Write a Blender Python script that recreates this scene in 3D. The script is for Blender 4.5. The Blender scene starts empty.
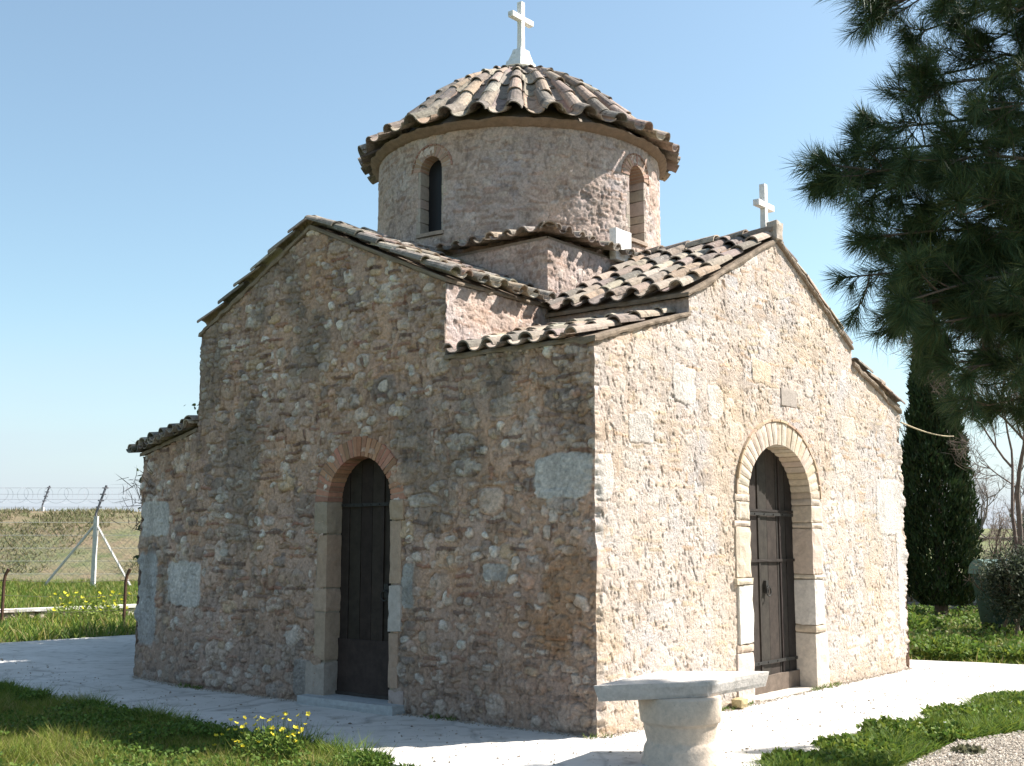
import bpy, math
import numpy as np
from mathutils import Vector, Matrix
R = math.radians
rng = np.random.default_rng(7)
scn = bpy.context.scene
col = scn.collection

# ------------------------------------------------------------------ camera, sky, sun, exposure
CAM = np.array([5.761, -8.334, 1.6]); YAW = 128.737; PITCH = 7.945; FPX = 1164.6
cd = bpy.data.cameras.new('camera'); cam = bpy.data.objects.new('camera', cd); col.objects.link(cam)
cam.location = CAM
cam.rotation_euler = (R(90 + PITCH), 0, R(YAW - 90))
cd.sensor_width = 36; cd.lens = FPX / 1024 * 36; cd.clip_start = .05; cd.clip_end = 3000
scn.camera = cam
SUN_AZ = math.atan2(.57, .82); SUN_EL = R(46)
w = bpy.data.worlds.new('World'); scn.world = w; w.use_nodes = True
nt = w.node_tree; bg = nt.nodes['Background']
sky = nt.nodes.new('ShaderNodeTexSky'); sky.sky_type = 'NISHITA'; sky.sun_disc = False
sky.sun_elevation = SUN_EL; sky.sun_rotation = SUN_AZ
sky.air_density = 1.0; sky.dust_density = 1.0; sky.ozone_density = 1.0; sky.altitude = 0
tnt = nt.nodes.new('ShaderNodeVectorMath'); tnt.operation = 'MULTIPLY'; tnt.inputs[1].default_value = (.93, 1.03, .95)
nt.links.new(sky.outputs[0], tnt.inputs[0])
wtc = nt.nodes.new('ShaderNodeTexCoord'); wsp = nt.nodes.new('ShaderNodeSeparateXYZ'); nt.links.new(wtc.outputs['Generated'], wsp.inputs[0])
wmr = nt.nodes.new('ShaderNodeMapRange'); wmr.interpolation_type = 'SMOOTHSTEP'; wmr.inputs[1].default_value = -.02; wmr.inputs[2].default_value = .20; wmr.inputs[3].default_value = .9; wmr.inputs[4].default_value = .10
wns = nt.nodes.new('ShaderNodeTexNoise'); wns.inputs['Scale'].default_value = 3; wns.inputs['Detail'].default_value = 5; wmp = nt.nodes.new('ShaderNodeMapping'); wmp.inputs['Scale'].default_value = (1, 1, 7)
nt.links.new(wtc.outputs['Generated'], wmp.inputs[0]); nt.links.new(wmp.outputs[0], wns.inputs['Vector'])
wad = nt.nodes.new('ShaderNodeMath'); wad.operation = 'MULTIPLY_ADD'; wad.inputs[1].default_value = -.10; nt.links.new(wns.outputs[0], wad.inputs[0]); nt.links.new(wsp.outputs[2], wad.inputs[2])
wad2 = nt.nodes.new('ShaderNodeMath'); wad2.inputs[1].default_value = .05; nt.links.new(wad.outputs[0], wad2.inputs[0]); nt.links.new(wad2.outputs[0], wmr.inputs[0])
wmx = nt.nodes.new('ShaderNodeMix'); wmx.data_type = 'RGBA'; nt.links.new(wmr.outputs[0], wmx.inputs[0]); nt.links.new(tnt.outputs[0], wmx.inputs[6]); wmx.inputs[7].default_value = (3.2, 3.55, 4.25, 1)
nt.links.new(wmx.outputs[2], bg.inputs[0]); bg.inputs[1].default_value = .09
sd = bpy.data.lights.new('sun', 'SUN'); sun = bpy.data.objects.new('sun', sd); col.objects.link(sun)
sd.energy = 5.0; sd.angle = R(.5); sd.color = (1, .95, .885)
sdir = Vector((math.sin(SUN_AZ) * math.cos(SUN_EL), math.cos(SUN_AZ) * math.cos(SUN_EL), math.sin(SUN_EL)))
sun.rotation_euler = sdir.to_track_quat('Z', 'Y').to_euler(); sun.location = (10, 15, 20)
scn.view_settings.view_transform = 'Standard'; scn.view_settings.look = 'None'
scn.view_settings.exposure = 1.25; scn.view_settings.gamma = 1
scn.render.resolution_x = 1024; scn.render.resolution_y = 766

# ------------------------------------------------------------------ noise
def hsh(ix, iy, seed):
    h = (ix.astype(np.int64) * 374761393 + iy.astype(np.int64) * 668265263 + int(seed) * 1442695041) & 0xFFFFFFFF
    h = ((h ^ (h >> 13)) * 1274126177) & 0xFFFFFFFF
    h = ((h ^ (h >> 16)) * 2246822519) & 0xFFFFFFFF
    return ((h ^ (h >> 15)) & 0xFFFFFF) / float(0x1000000)
def vn(x, y, seed=0):
    ix = np.floor(x); iy = np.floor(y); fx = x - ix; fy = y - iy
    fx = fx * fx * (3 - 2 * fx); fy = fy * fy * (3 - 2 * fy)
    a = hsh(ix, iy, seed); b = hsh(ix + 1, iy, seed); c = hsh(ix, iy + 1, seed); d = hsh(ix + 1, iy + 1, seed)
    return (a + (b - a) * fx) * (1 - fy) + (c + (d - c) * fx) * fy
def fbm(x, y, seed=0, o=4):
    s = 0; a = .5; t = 0
    for k in range(o):
        s = s + a * vn(x * 2 ** k + 17.3 * k, y * 2 ** k - 9.1 * k, seed + k); t += a; a *= .5
    return s / t - .5
def ss(a, b, x):
    t = np.clip((x - a) / (b - a), 0, 1); return t * t * (3 - 2 * t)
def n3(P, f, seed):
    return (vn(P[:, 0] * f + P[:, 2] * f * .7, P[:, 1] * f - P[:, 2] * f * .6, seed) + vn(P[:, 2] * f + 5, P[:, 0] * f * .8 + P[:, 1] * f * .7, seed + 1)) - 1

# ------------------------------------------------------------------ mesh helpers
def mesh_np(name, V, quads=None, tris=None, C=None, mat=None, parent=None, smooth=False):
    me = bpy.data.meshes.new(name)
    V = np.asarray(V, np.float32)
    q = np.zeros((0, 4), np.int32) if quads is None or len(quads) == 0 else np.asarray(quads, np.int32)
    t = np.zeros((0, 3), np.int32) if tris is None or len(tris) == 0 else np.asarray(tris, np.int32)
    me.vertices.add(len(V)); me.vertices.foreach_set('co', V.ravel())
    li = np.concatenate([q.ravel(), t.ravel()])
    tot = np.concatenate([np.full(len(q), 4), np.full(len(t), 3)]).astype(np.int32)
    st = np.concatenate([[0], np.cumsum(tot)[:-1]]).astype(np.int32)
    me.loops.add(len(li)); me.loops.foreach_set('vertex_index', li)
    me.polygons.add(len(tot)); me.polygons.foreach_set('loop_start', st); me.polygons.foreach_set('loop_total', tot)
    me.polygons.foreach_set('use_smooth', np.full(len(tot), bool(smooth)))
    if C is not None:
        ca = me.color_attributes.new('Col', 'FLOAT_COLOR', 'POINT')
        C = np.asarray(C, np.float32)
        if C.ndim == 1: C = np.tile(C, (len(V), 1))
        ca.data.foreach_set('color', np.concatenate([C, np.ones((len(V), 1), np.float32)], 1).ravel())
    me.update(); me.validate()
    if mat: me.materials.append(mat)
    o = bpy.data.objects.new(name, me); col.objects.link(o)
    if parent: o.parent = parent
    return o
class MB:
    def __init__(s): s.V = []; s.Q = []; s.T = []; s.C = []; s.n = 0
    def add(s, V, Q=None, T=None, C=(.5, .5, .5)):
        V = np.asarray(V, float)
        if Q is not None and len(Q): s.Q.append(np.asarray(Q) + s.n)
        if T is not None and len(T): s.T.append(np.asarray(T) + s.n)
        C = np.asarray(C, float)
        if C.ndim == 1: C = np.tile(C, (len(V), 1))
        s.V.append(V); s.C.append(C); s.n += len(V)
    def build(s, name, mat, parent=None, smooth=False):
        return mesh_np(name, np.concatenate(s.V), np.concatenate(s.Q) if s.Q else None, np.concatenate(s.T) if s.T else None,
                       np.concatenate(s.C), mat, parent, smooth)
    def block(s, F, n=(3, 3, 3), noise=.006, seed=1, c=(.5, .5, .5), rnd=.012, freq=9, size=None):
        """box surface of grid patches mapped through F(abc)->xyz, edges worn by noise; size = metric sizes"""
        size = np.array(size if size is not None else (.3, .3, .3), float)
        ctr = F(np.array([[.5, .5, .5]]))[0]
        for ax in range(3):
            o1, o2 = (ax + 1) % 3, (ax + 2) % 3
            for side in (0, 1):
                a, b = np.meshgrid(np.linspace(0, 1, n[o1] + 1), np.linspace(0, 1, n[o2] + 1), indexing='ij')
                P = np.zeros((a.size, 3)); P[:, ax] = side; P[:, o1] = a.ravel(); P[:, o2] = b.ravel()
                # worn edges: pull towards centre where two or three coordinates are extreme
                d = np.minimum(P, 1 - P) * size
                near = np.sort(d, 1)[:, 1]
                k = np.clip(1 - near / (rnd * 2 + 1e-6), 0, 1)
                X = F(P)
                dirn = ctr - X; L = np.linalg.norm(dirn, axis=1, keepdims=True) + 1e-6
                X = X + dirn / L * (k[:, None] * rnd * .8 + (n3(X, freq, seed)[:, None]) * noise)
                m1, m2 = n[o1] + 1, n[o2] + 1
                idx = np.arange(m1 * m2).reshape(m1, m2)
                Q = np.stack([idx[:-1, :-1], idx[1:, :-1], idx[1:, 1:], idx[:-1, 1:]], -1).reshape(-1, 4)
                if side == 0: Q = Q[:, ::-1]
                s.add(X, Q, None, c)
    def box(s, lo, hi, **k):
        lo = np.array(lo, float); hi = np.array(hi, float)
        s.block(lambda P: lo + P * (hi - lo), size=np.abs(hi - lo), **k)
    def tube(s, pts, rad, seg=6, c=(.5, .5, .5), cap=True):
        pts = np.asarray(pts, float); n = len(pts); rad = np.broadcast_to(rad, (n,))
        tg = np.gradient(pts, axis=0); tg /= np.linalg.norm(tg, axis=1, keepdims=True) + 1e-9
        ref = np.array([0, 0, 1.]) if abs(tg[0, 2]) < .9 else np.array([1., 0, 0])
        V = []
        a = np.linspace(0, 2 * np.pi, seg, endpoint=False)
        for i in range(n):
            s1 = np.cross(tg[i], ref); s1 /= np.linalg.norm(s1) + 1e-9; s2 = np.cross(s1, tg[i]); ref = s2
            V.append(pts[i] + rad[i] * (np.cos(a)[:, None] * s1 + np.sin(a)[:, None] * s2))
        V = np.concatenate(V); Q = []; T = []
        for i in range(n - 1):
            for k in range(seg):
                k2 = (k + 1) % seg; Q.append((i * seg + k, i * seg + k2, (i + 1) * seg + k2, (i + 1) * seg + k))
        if cap:
            V = np.concatenate([V, pts[:1], pts[-1:]]); e0 = n * seg; e1 = e0 + 1
            for k in range(seg):
                k2 = (k + 1) % seg; T.append((e0, k2, k)); T.append((e1, (n - 1) * seg + k, (n - 1) * seg + k2))
        s.add(V, Q, T, c)
    def lathe(s, prof, ctr, seg=32, c=(.5, .5, .5), sq=0):
        prof = np.asarray(prof, float); n = len(prof); a = np.linspace(0, 2 * np.pi, seg, endpoint=False)
        rr = 1 / (np.abs(np.cos(a)) ** (2 + sq) + np.abs(np.sin(a)) ** (2 + sq)) ** (1 / (2 + sq)) if sq else np.ones(seg)
        V = np.concatenate([np.stack([ctr[0] + r * rr * np.cos(a), ctr[1] + r * rr * np.sin(a), np.full(seg, ctr[2] + z)], 1) for r, z in prof])
        Q = [(i * seg + k, i * seg + (k + 1) % seg, (i + 1) * seg + (k + 1) % seg, (i + 1) * seg + k) for i in range(n - 1) for k in range(seg)]
        s.add(V, Q, None, c)

def tag(o, label=None, cat=None, group=None, kind=None):
    if label: o['label'] = label
    if cat: o['category'] = cat
    if group: o['group'] = group
    if kind: o['kind'] = kind
    return o
def empty(name, loc=(0, 0, 0)):
    o = bpy.data.objects.new(name, None); col.objects.link(o); o.location = loc; o.empty_display_size = .2; return o
def parent_keep(o, p):      # built in world coordinates: shift the mesh into the parent's frame
    o.data.transform(Matrix.Translation(-Vector(p.location))); o.parent = p; return o

# ------------------------------------------------------------------ materials
def mat(name, rough=.9, attr=True, base=(.5, .5, .5), var=.3, vscale=20, spots=None, bump=.4, bscale=60, bdist=.01, transl=0, spec=.2):
    m = bpy.data.materials.new(name); m.use_nodes = True; t = m.node_tree; N = t.nodes; L = t.links
    b = N['Principled BSDF']; b.inputs['Roughness'].default_value = rough; b.inputs['Specular IOR Level'].default_value = spec
    tc = N.new('ShaderNodeTexCoord')
    if attr:
        a = N.new('ShaderNodeAttribute'); a.attribute_name = 'Col'; c = a.outputs['Color']
    else:
        rgb = N.new('ShaderNodeRGB'); rgb.outputs[0].default_value = (*base, 1); c = rgb.outputs[0]
    if var:
        n = N.new('ShaderNodeTexNoise'); n.inputs['Scale'].default_value = vscale; n.inputs['Detail'].default_value = 8; n.inputs['Roughness'].default_value = .7
        L.new(tc.outputs['Object'], n.inputs['Vector'])
        mr = N.new('ShaderNodeMapRange'); mr.inputs[1].default_value = .25; mr.inputs[2].default_value = .75
        mr.inputs[3].default_value = 1 - var; mr.inputs[4].default_value = 1 + var
        L.new(n.outputs[0], mr.inputs[0])
        v = N.new('ShaderNodeVectorMath'); v.operation = 'SCALE'; L.new(c, v.inputs[0]); L.new(mr.outputs[0], v.inputs['Scale']); c = v.outputs[0]
    for sp in (spots or []):    # (colour, scale, threshold, softness, strength)
        n = N.new('ShaderNodeTexNoise'); n.inputs['Scale'].default_value = sp[1]; n.inputs['Detail'].default_value = 6; n.inputs['Roughness'].default_value = .65
        mp = N.new('ShaderNodeMapping'); mp.inputs['Location'].default_value = (sp[1] * 1.7, 3.1, sp[2] * 9)
        L.new(tc.outputs['Object'], mp.inputs[0]); L.new(mp.outputs[0], n.inputs['Vector'])
        mr = N.new('ShaderNodeMapRange'); mr.inputs[1].default_value = sp[2]; mr.inputs[2].default_value = sp[2] + sp[3]
        mr.inputs[4].default_value = sp[4]; L.new(n.outputs[0], mr.inputs[0])
        mx = N.new('ShaderNodeMix'); mx.data_type = 'RGBA'; L.new(mr.outputs[0], mx.inputs[0]); L.new(c, mx.inputs[6]); mx.inputs[7].default_value = (*sp[0], 1)
        c = mx.outputs[2]
    L.new(c, b.inputs['Base Color'])
    if bump:
        n = N.new('ShaderNodeTexNoise'); n.inputs['Scale'].default_value = bscale; n.inputs['Detail'].default_value = 8; n.inputs['Roughness'].default_value = .7
        L.new(tc.outputs['Object'], n.inputs['Vector'])
        bp = N.new('ShaderNodeBump'); bp.inputs['Strength'].default_value = bump; bp.inputs['Distance'].default_value = bdist
        L.new(n.outputs[0], bp.inputs['Height']); L.new(bp.outputs[0], b.inputs['Normal'])
    if transl:
        tr = N.new('ShaderNodeBsdfTranslucent'); L.new(c, tr.inputs[0]); ms = N.new('ShaderNodeMixShader'); ms.inputs[0].default_value = transl
        L.new(b.outputs[0], ms.inputs[1]); L.new(tr.outputs[0], ms.inputs[2]); L.new(ms.outputs[0], N['Material Output'].inputs[0])
    return m
M = {}
M['rubble'] = mat('rubble_masonry', var=.42, vscale=32, bump=.9, bscale=70, bdist=.02, rough=.95,
                  spots=[((.16, .13, .10), 38, .60, .10, .5), ((.62, .58, .52), 26, .62, .08, .4)])
M['rubble_pale'] = mat('pale_rubble_masonry', var=.2, vscale=26, bump=.9, bscale=40, bdist=.025, rough=.95,
                       spots=[((.33, .22, .12), 30, .63, .08, .5)])
M['surround'] = mat('surround_stone', var=.22, vscale=22, bump=.6, bscale=50, bdist=.012, rough=.95)
M['tile'] = mat('roof_tile', var=.35, vscale=18, bump=.7, bscale=60, bdist=.012, rough=.95,
                spots=[((.06, .055, .048), 9, .55, .08, .6), ((.50, .47, .40), 30, .60, .06, .6), ((.35, .24, .08), 22, .64, .05, .6)])
M['mortar'] = mat('bedding_mortar', var=.3, vscale=12, bump=.8, bscale=30, bdist=.02)
M['marble'] = mat('white_marble', var=.2, vscale=22, bump=.7, bscale=45, bdist=.014, rough=.8, spots=[((.34, .31, .27), 14, .56, .14, .5), ((.2, .18, .15), 40, .64, .06, .5)])
M['wood'] = mat('door_wood', var=.45, vscale=9, bump=.4, bscale=40, bdist=.004, rough=.75)
M['iron'] = mat('wrought_iron', attr=False, base=(.035, .033, .03), var=.3, rough=.6)
M['dark'] = mat('window_void', attr=False, base=(.02, .02, .022), var=0, bump=0, rough=.4)
M['leaf'] = mat('leafage', var=.25, vscale=3, bump=0, rough=.65, transl=.35)
M['needle'] = mat('pine_needles', var=.2, vscale=2, bump=0, rough=.6, transl=.12)
M['bark'] = mat('bark', var=.4, vscale=20, bump=.8, bscale=30, bdist=.02)
M['metal'] = mat('weathered_metal', var=.3, vscale=20, bump=.2, rough=.6)
M['stone'] = mat('field_stone', var=.3, vscale=10, bump=.8, bscale=20, bdist=.03)

def xyz(o, scale=1): pass
def ground_mat(name, c1, c2, c3, s1, s2, bump=.6, bscale=25, bdist=.03, rough=.95, cracks=0, joints=0):
    m = bpy.data.materials.new(name); m.use_nodes = True; t = m.node_tree; N = t.nodes; L = t.links
    b = N['Principled BSDF']; b.inputs['Roughness'].default_value = rough; b.inputs['Specular IOR Level'].default_value = .15
    tc = N.new('ShaderNodeTexCoord')
    def nz(s, d=8):
        n = N.new('ShaderNodeTexNoise'); n.inputs['Scale'].default_value = s; n.inputs['Detail'].default_value = d; n.inputs['Roughness'].default_value = .65
        L.new(tc.outputs['Object'], n.inputs['Vector']); return n.outputs[0]
    def mix(f, a, bcol, lo, hi):
        mr = N.new('ShaderNodeMapRange'); mr.inputs[1].default_value = lo; mr.inputs[2].default_value = hi; L.new(f, mr.inputs[0])
        mx = N.new('ShaderNodeMix'); mx.data_type = 'RGBA'; L.new(mr.outputs[0], mx.inputs[0])
        for sck, v in ((6, a), (7, bcol)):
            if isinstance(v, tuple): mx.inputs[sck].default_value = (*v, 1)
            else: L.new(v, mx.inputs[sck])
        return mx.outputs[2]
    c = mix(nz(s1), c1, c2, .38, .62); c = mix(nz(s2), c, c3, .52, .68)
    h = nz(bscale)
    if joints:
        v = N.new('ShaderNodeTexVoronoi'); v.feature = 'DISTANCE_TO_EDGE'; v.inputs['Scale'].default_value = joints
        mp = N.new('ShaderNodeMapping'); n = N.new('ShaderNodeTexNoise'); n.inputs['Scale'].default_value = 1.3
        L.new(tc.outputs['Object'], n.inputs['Vector'])
        va = N.new('ShaderNodeVectorMath'); va.operation = 'SCALE'; va.inputs['Scale'].default_value = .35; L.new(n.outputs['Color'], va.inputs[0])
        vb = N.new('ShaderNodeVectorMath'); vb.operation = 'ADD'; L.new(tc.outputs['Object'], vb.inputs[0]); L.new(va.outputs[0], vb.inputs[1])
        L.new(vb.outputs[0], v.inputs['Vector'])
        jr = N.new('ShaderNodeMapRange'); jr.inputs[1].default_value = .0; jr.inputs[2].default_value = .022; jr.inputs[3].default_value = .75; jr.inputs[4].default_value = 1
        L.new(v.outputs['Distance'], jr.inputs[0])
        sc = N.new('ShaderNodeVectorMath'); sc.operation = 'SCALE'; L.new(c, sc.inputs[0]); L.new(jr.outputs[0], sc.inputs['Scale']); c = sc.outputs[0]
    L.new(c, b.inputs['Base Color'])
    bp = N.new('ShaderNodeBump'); bp.inputs['Strength'].default_value = bump; bp.inputs['Distance'].default_value = bdist
    L.new(h, bp.inputs['Height']); L.new(bp.outputs[0], b.inputs['Normal'])
    return m

# ------------------------------------------------------------------ rubble field
def blobs(u, v, cx, cy, seed, pres, rlo, rhi, pw=3.0, jit=.3, rot=.25):
    best = np.full(u.shape, 9.); rid = [np.zeros(u.shape) for _ in range(4)]
    i0 = np.floor(u / cx); j0 = np.floor(v / cy)
    for dj in (-1, 0, 1):
        j = j0 + dj
        off = hsh(j * 0 + 3, j, seed + 9)      # course offset
        ii0 = np.floor(u / cx - off)
        for di in (-1, 0, 1):
            i = ii0 + di
            r = [hsh(i, j, seed + k) for k in range(8)]
            su = (i + .5 + off + (r[0] - .5) * jit) * cx; sv = (j + .5 + (r[1] - .5) * jit) * cy
            a = cx * (rlo + (rhi - rlo) * r[2]); b = cy * (rlo + (rhi - rlo) * r[3])
            th = (r[4] - .5) * 2 * rot; c = np.cos(th); s = np.sin(th)
            du = u - su; dv = v - sv
            x = (du * c + dv * s) / a; y = (-du * s + dv * c) / b
            d = (np.abs(x) ** pw + np.abs(y) ** pw) ** (1 / pw)
            d = np.where(r[5] < pres, d, 9.)
            k = d < best; best = np.where(k, d, best)
            rid[0] = np.where(k, r[6], rid[0]); rid[1] = np.where(k, r[7], rid[1]); rid[2] = np.where(k, r[5] / max(pres, 1e-3), rid[2]); rid[3] = np.where(k, r[2], rid[3])
    return best, rid
def pick(r, pal):
    pal = np.array(pal); i = np.minimum((r * len(pal)).astype(int), len(pal) - 1); return pal[i]
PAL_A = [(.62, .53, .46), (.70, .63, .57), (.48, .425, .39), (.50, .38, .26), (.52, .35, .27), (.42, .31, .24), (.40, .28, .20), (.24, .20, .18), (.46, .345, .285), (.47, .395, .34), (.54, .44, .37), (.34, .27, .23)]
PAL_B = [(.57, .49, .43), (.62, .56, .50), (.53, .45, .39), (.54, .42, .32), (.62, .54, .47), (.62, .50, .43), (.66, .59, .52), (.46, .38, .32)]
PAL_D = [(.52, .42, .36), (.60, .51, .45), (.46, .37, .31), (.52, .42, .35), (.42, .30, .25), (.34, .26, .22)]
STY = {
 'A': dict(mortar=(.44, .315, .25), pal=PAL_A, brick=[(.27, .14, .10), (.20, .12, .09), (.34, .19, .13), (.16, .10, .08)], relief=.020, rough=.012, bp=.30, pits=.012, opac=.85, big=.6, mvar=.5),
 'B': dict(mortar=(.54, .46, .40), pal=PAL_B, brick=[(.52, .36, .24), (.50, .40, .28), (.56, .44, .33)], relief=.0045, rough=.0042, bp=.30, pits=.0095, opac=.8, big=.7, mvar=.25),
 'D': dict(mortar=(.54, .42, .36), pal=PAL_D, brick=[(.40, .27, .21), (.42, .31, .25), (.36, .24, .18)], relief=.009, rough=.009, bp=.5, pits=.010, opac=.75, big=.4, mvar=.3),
}
def field(u, v, style, seed, patches=()):
    S = STY[style]
    wu = fbm(u * 5, v * 5, seed + 50) * .09; wv = fbm(u * 5, v * 5, seed + 60) * .07
    wu2 = fbm(u * 16, v * 16, seed + 51) * .03; wv2 = fbm(u * 16, v * 16, seed + 61) * .03
    U = u + wu + wu2; Vv = v + wv + wv2
    n1 = fbm(u * 1.1, v * 1.1, seed + 1); n2 = fbm(u * 7, v * 7, seed + 2); n3_ = fbm(u * 30, v * 30, seed + 3, 3)
    c = np.array(S['mortar'])[None] * (1 + S['mvar'] * (n1 * 1.3 + n2 * .8 + n3_ * .5))[:, None]
    hue = fbm(u * 2.3, v * 2.3, seed + 4)
    c = c * (1 + np.stack([hue * .25, hue * .0, -hue * .35], 1))
    h = S['rough'] * (n2 * 1.2 + n3_ * 1.4)
    for (cx, cy, pres, rlo, rhi, pw, rot, prot, pal, op, sd) in (
        (.42, .27, S['big'], .24, .50, 3.2, .15, 1.0, S['pal'], S['opac'], 100),
        (.22, .15, .62, .20, .48, 2.8, .3, .8, S['pal'], S['opac'], 200),
        (.12, .085, .62, .18, .46, 2.4, .5, .7, S['pal'], S['opac'], 300),
        (.25, .20, .50 if style == 'A' else .0, .15, .27, 2.6, .6, 1.1, [(.66, .60, .54), (.58, .52, .46), (.72, .68, .63), (.52, .45, .38)], .85, 350),
        (.30, .085, S['bp'], .30, .47, 6, .05, .5, S['brick'], .8, 400),
        (.10, .26, S['bp'] * .35, .16, .26, 6, .08, .5, S['brick'], .8, 500)):
        if sd == 400:   # thin brick slips
            d, r = blobs(U, Vv * 1.0, cx, cy, seed + sd, pres, rlo, rhi, pw, .35, rot)
            d = np.maximum(d, np.abs(((Vv / cy) % 1) - .5) * 4.6)
        else:
            d, r = blobs(U, Vv, cx, cy, seed + sd, pres, rlo, rhi, pw, .45, rot)
        m = ss(1.03, .91, d)
        show = S['opac'] * (.40 + .60 * ss(.2, .5, r[2]))
        cs = pick(r[0], pal) * (.85 + .3 * r[1])[:, None] * (1 + n2 * .35 + n3_ * .5)[:, None]
        k = (m * show * (op / .85))[:, None]; k = np.clip(k, 0, 1)
        c = c * (1 - k) + cs * k
        bump = ss(1.08, .70, d) * prot * S['relief'] * (.3 + .9 * r[1])
        groove = np.exp(-((d - 1.07) / .09) ** 2) * S['relief'] * .75 * (.3 + r[2])
        h = h * (1 - .45 * m) + bump - groove
    # pits and tooling
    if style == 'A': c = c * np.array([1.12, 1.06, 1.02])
    if style == 'B':
        p = fbm((u + v * .25) * 40, (v - u * .1) * 19, seed + 70, 2) + .30 * fbm(u * 3, v * 3, seed + 71); pit = ss(.20, .28, p)
    else:
        p = fbm(u * 26, v * 13, seed + 70, 3) + .25 * fbm(u * 4, v * 4, seed + 71); pit = ss(.13, .24, p)
    pit = pit; h = h - S['pits'] * pit
    c = c * (1 - .25 * pit)[:, None]
    for (u0, u1, v0, v1, cc, jag) in patches:
        uc, vc = (u0 + u1) / 2, (v0 + v1) / 2
        x = np.abs(u + (wu + wu2) * jag * 1.2 - uc) / ((u1 - u0) / 2); y = np.abs(v + (wv + wv2) * jag * 1.2 - vc) / ((v1 - v0) / 2)
        d = (x ** 6 + y ** 6) ** (1 / 6); m = ss(1.06, .96, d)
        k = (m * .92)[:, None]; c = c * (1 - k) + (np.array(cc)[None] * (1 + .4 * n2 + .6 * n3_ + .4 * n1)[:, None]) * k
        h = h * (1 - m) + m * (.005 + .35 * h) - np.exp(-((d - 1.07) / .05) ** 2) * .005
    return h, np.clip(c, .02, .85)

def corner_g(z, seed=77): return .055 * fbm(z * 2.6, z * 0 + 1, seed) * 2 + .035 * fbm(z * 14, z * 0 + 2, seed + 5) * 2 - .008
def wall(name, parent, mapf, u0, u1, top, bot, res, style, seed, holes=(), patches=(), corners=(), stain=None, matn='rubble', uoff=0, breaks=()):
    """mapf(u,v)->(P, N). corners: list of (u, diagonal dir, seed)"""
    us = np.linspace(u0, u1, max(2, int(round((u1 - u0) / res)) + 1))
    if len(breaks): us = np.sort(np.concatenate([us, np.array([[b - .0015, b + .0015] for b in breaks]).ravel()]))
    tv = np.array([top(x) for x in us]); bv = np.array([bot(x) for x in us])
    nv = int(round((tv.max() - bv.min()) / res)) + 1
    vs = np.linspace(bv.min(), tv.max(), nv)
    U, Vg = np.meshgrid(us, vs, indexing='ij')
    Z = np.clip(Vg, bv[:, None], tv[:, None])
    u = U.ravel(); v = Z.ravel()
    P, Nn = mapf(u, v)
    h, c = field(u + uoff, v, style, seed, patches)
    if stain is not None: c = stain(u, v, c)
    ew = np.ones_like(u)
    for (uc, dg, sd) in corners:
        dist = np.abs(u - uc); ew = ew * ss(0, .05, dist)
    P = P + Nn * (h * ew)[:, None]
    for (uc, dg, sd) in corners:
        dist = np.abs(u - uc); k = ss(.14, 0, dist) * corner_g(v, sd); P = P + k[:, None] * np.array(dg)[None]
    nu, nvv = len(us), len(vs); idx = np.arange(nu * nvv).reshape(nu, nvv)
    Q = np.stack([idx[:-1, :-1], idx[1:, :-1], idx[1:, 1:], idx[:-1, 1:]], -1).reshape(-1, 4)
    zz = Z.ravel(); uu = u
    hgt = zz[Q].max(1) - zz[Q].min(1); keep = hgt > 1e-5
    fc_u = uu[Q].mean(1); fc_v = zz[Q].mean(1)
    for hf in holes: keep &= ~hf(fc_u, fc_v)
    Q = Q[keep]
    used = np.zeros(len(P), bool); used[Q.ravel()] = True; rm = np.cumsum(used) - 1
    o = mesh_np(name, P[used], rm[Q], None, c[used], M[matn], parent, smooth=True)
    return o

# ------------------------------------------------------------------ the chapel
XA1, XAP, XA2 = -1.75, -3.744, -5.658
YA1, YAP, YA2, YE = 1.666, 3.665, 5.723, 7.246
HC, HE, HR = 3.39, 4.06, 5.04
HER = 4.16
HB = 3.86               # where the corner roofs meet the arms
CX, CY = XAP, YAP; RD = 1.89
XW = -7.14
chapel = empty('chapel')
tag(chapel, 'small domed stone chapel with rubble walls, tiled roofs and arched doors on pale paving', 'chapel')

def plane_map(o, d, n):
    o = np.array(o, float); d = np.array(d, float); n = np.array(n, float)
    def f(u, v):
        P = o[None] + d[None] * u[:, None]; P[:, 2] += v; return P, np.tile(n, (len(u), 1))
    return f
def arch_hole(c, hw, spring, bottom=-1, grow=.05, k=1.0):
    def f(u, v):
        d = np.abs(u - c); w_ = hw + grow
        return ((d < w_) & (v < spring) & (v > bottom)) | ((v >= spring) & (d ** 2 + ((v - spring) / k) ** 2 < w_ ** 2))
    return f
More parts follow.
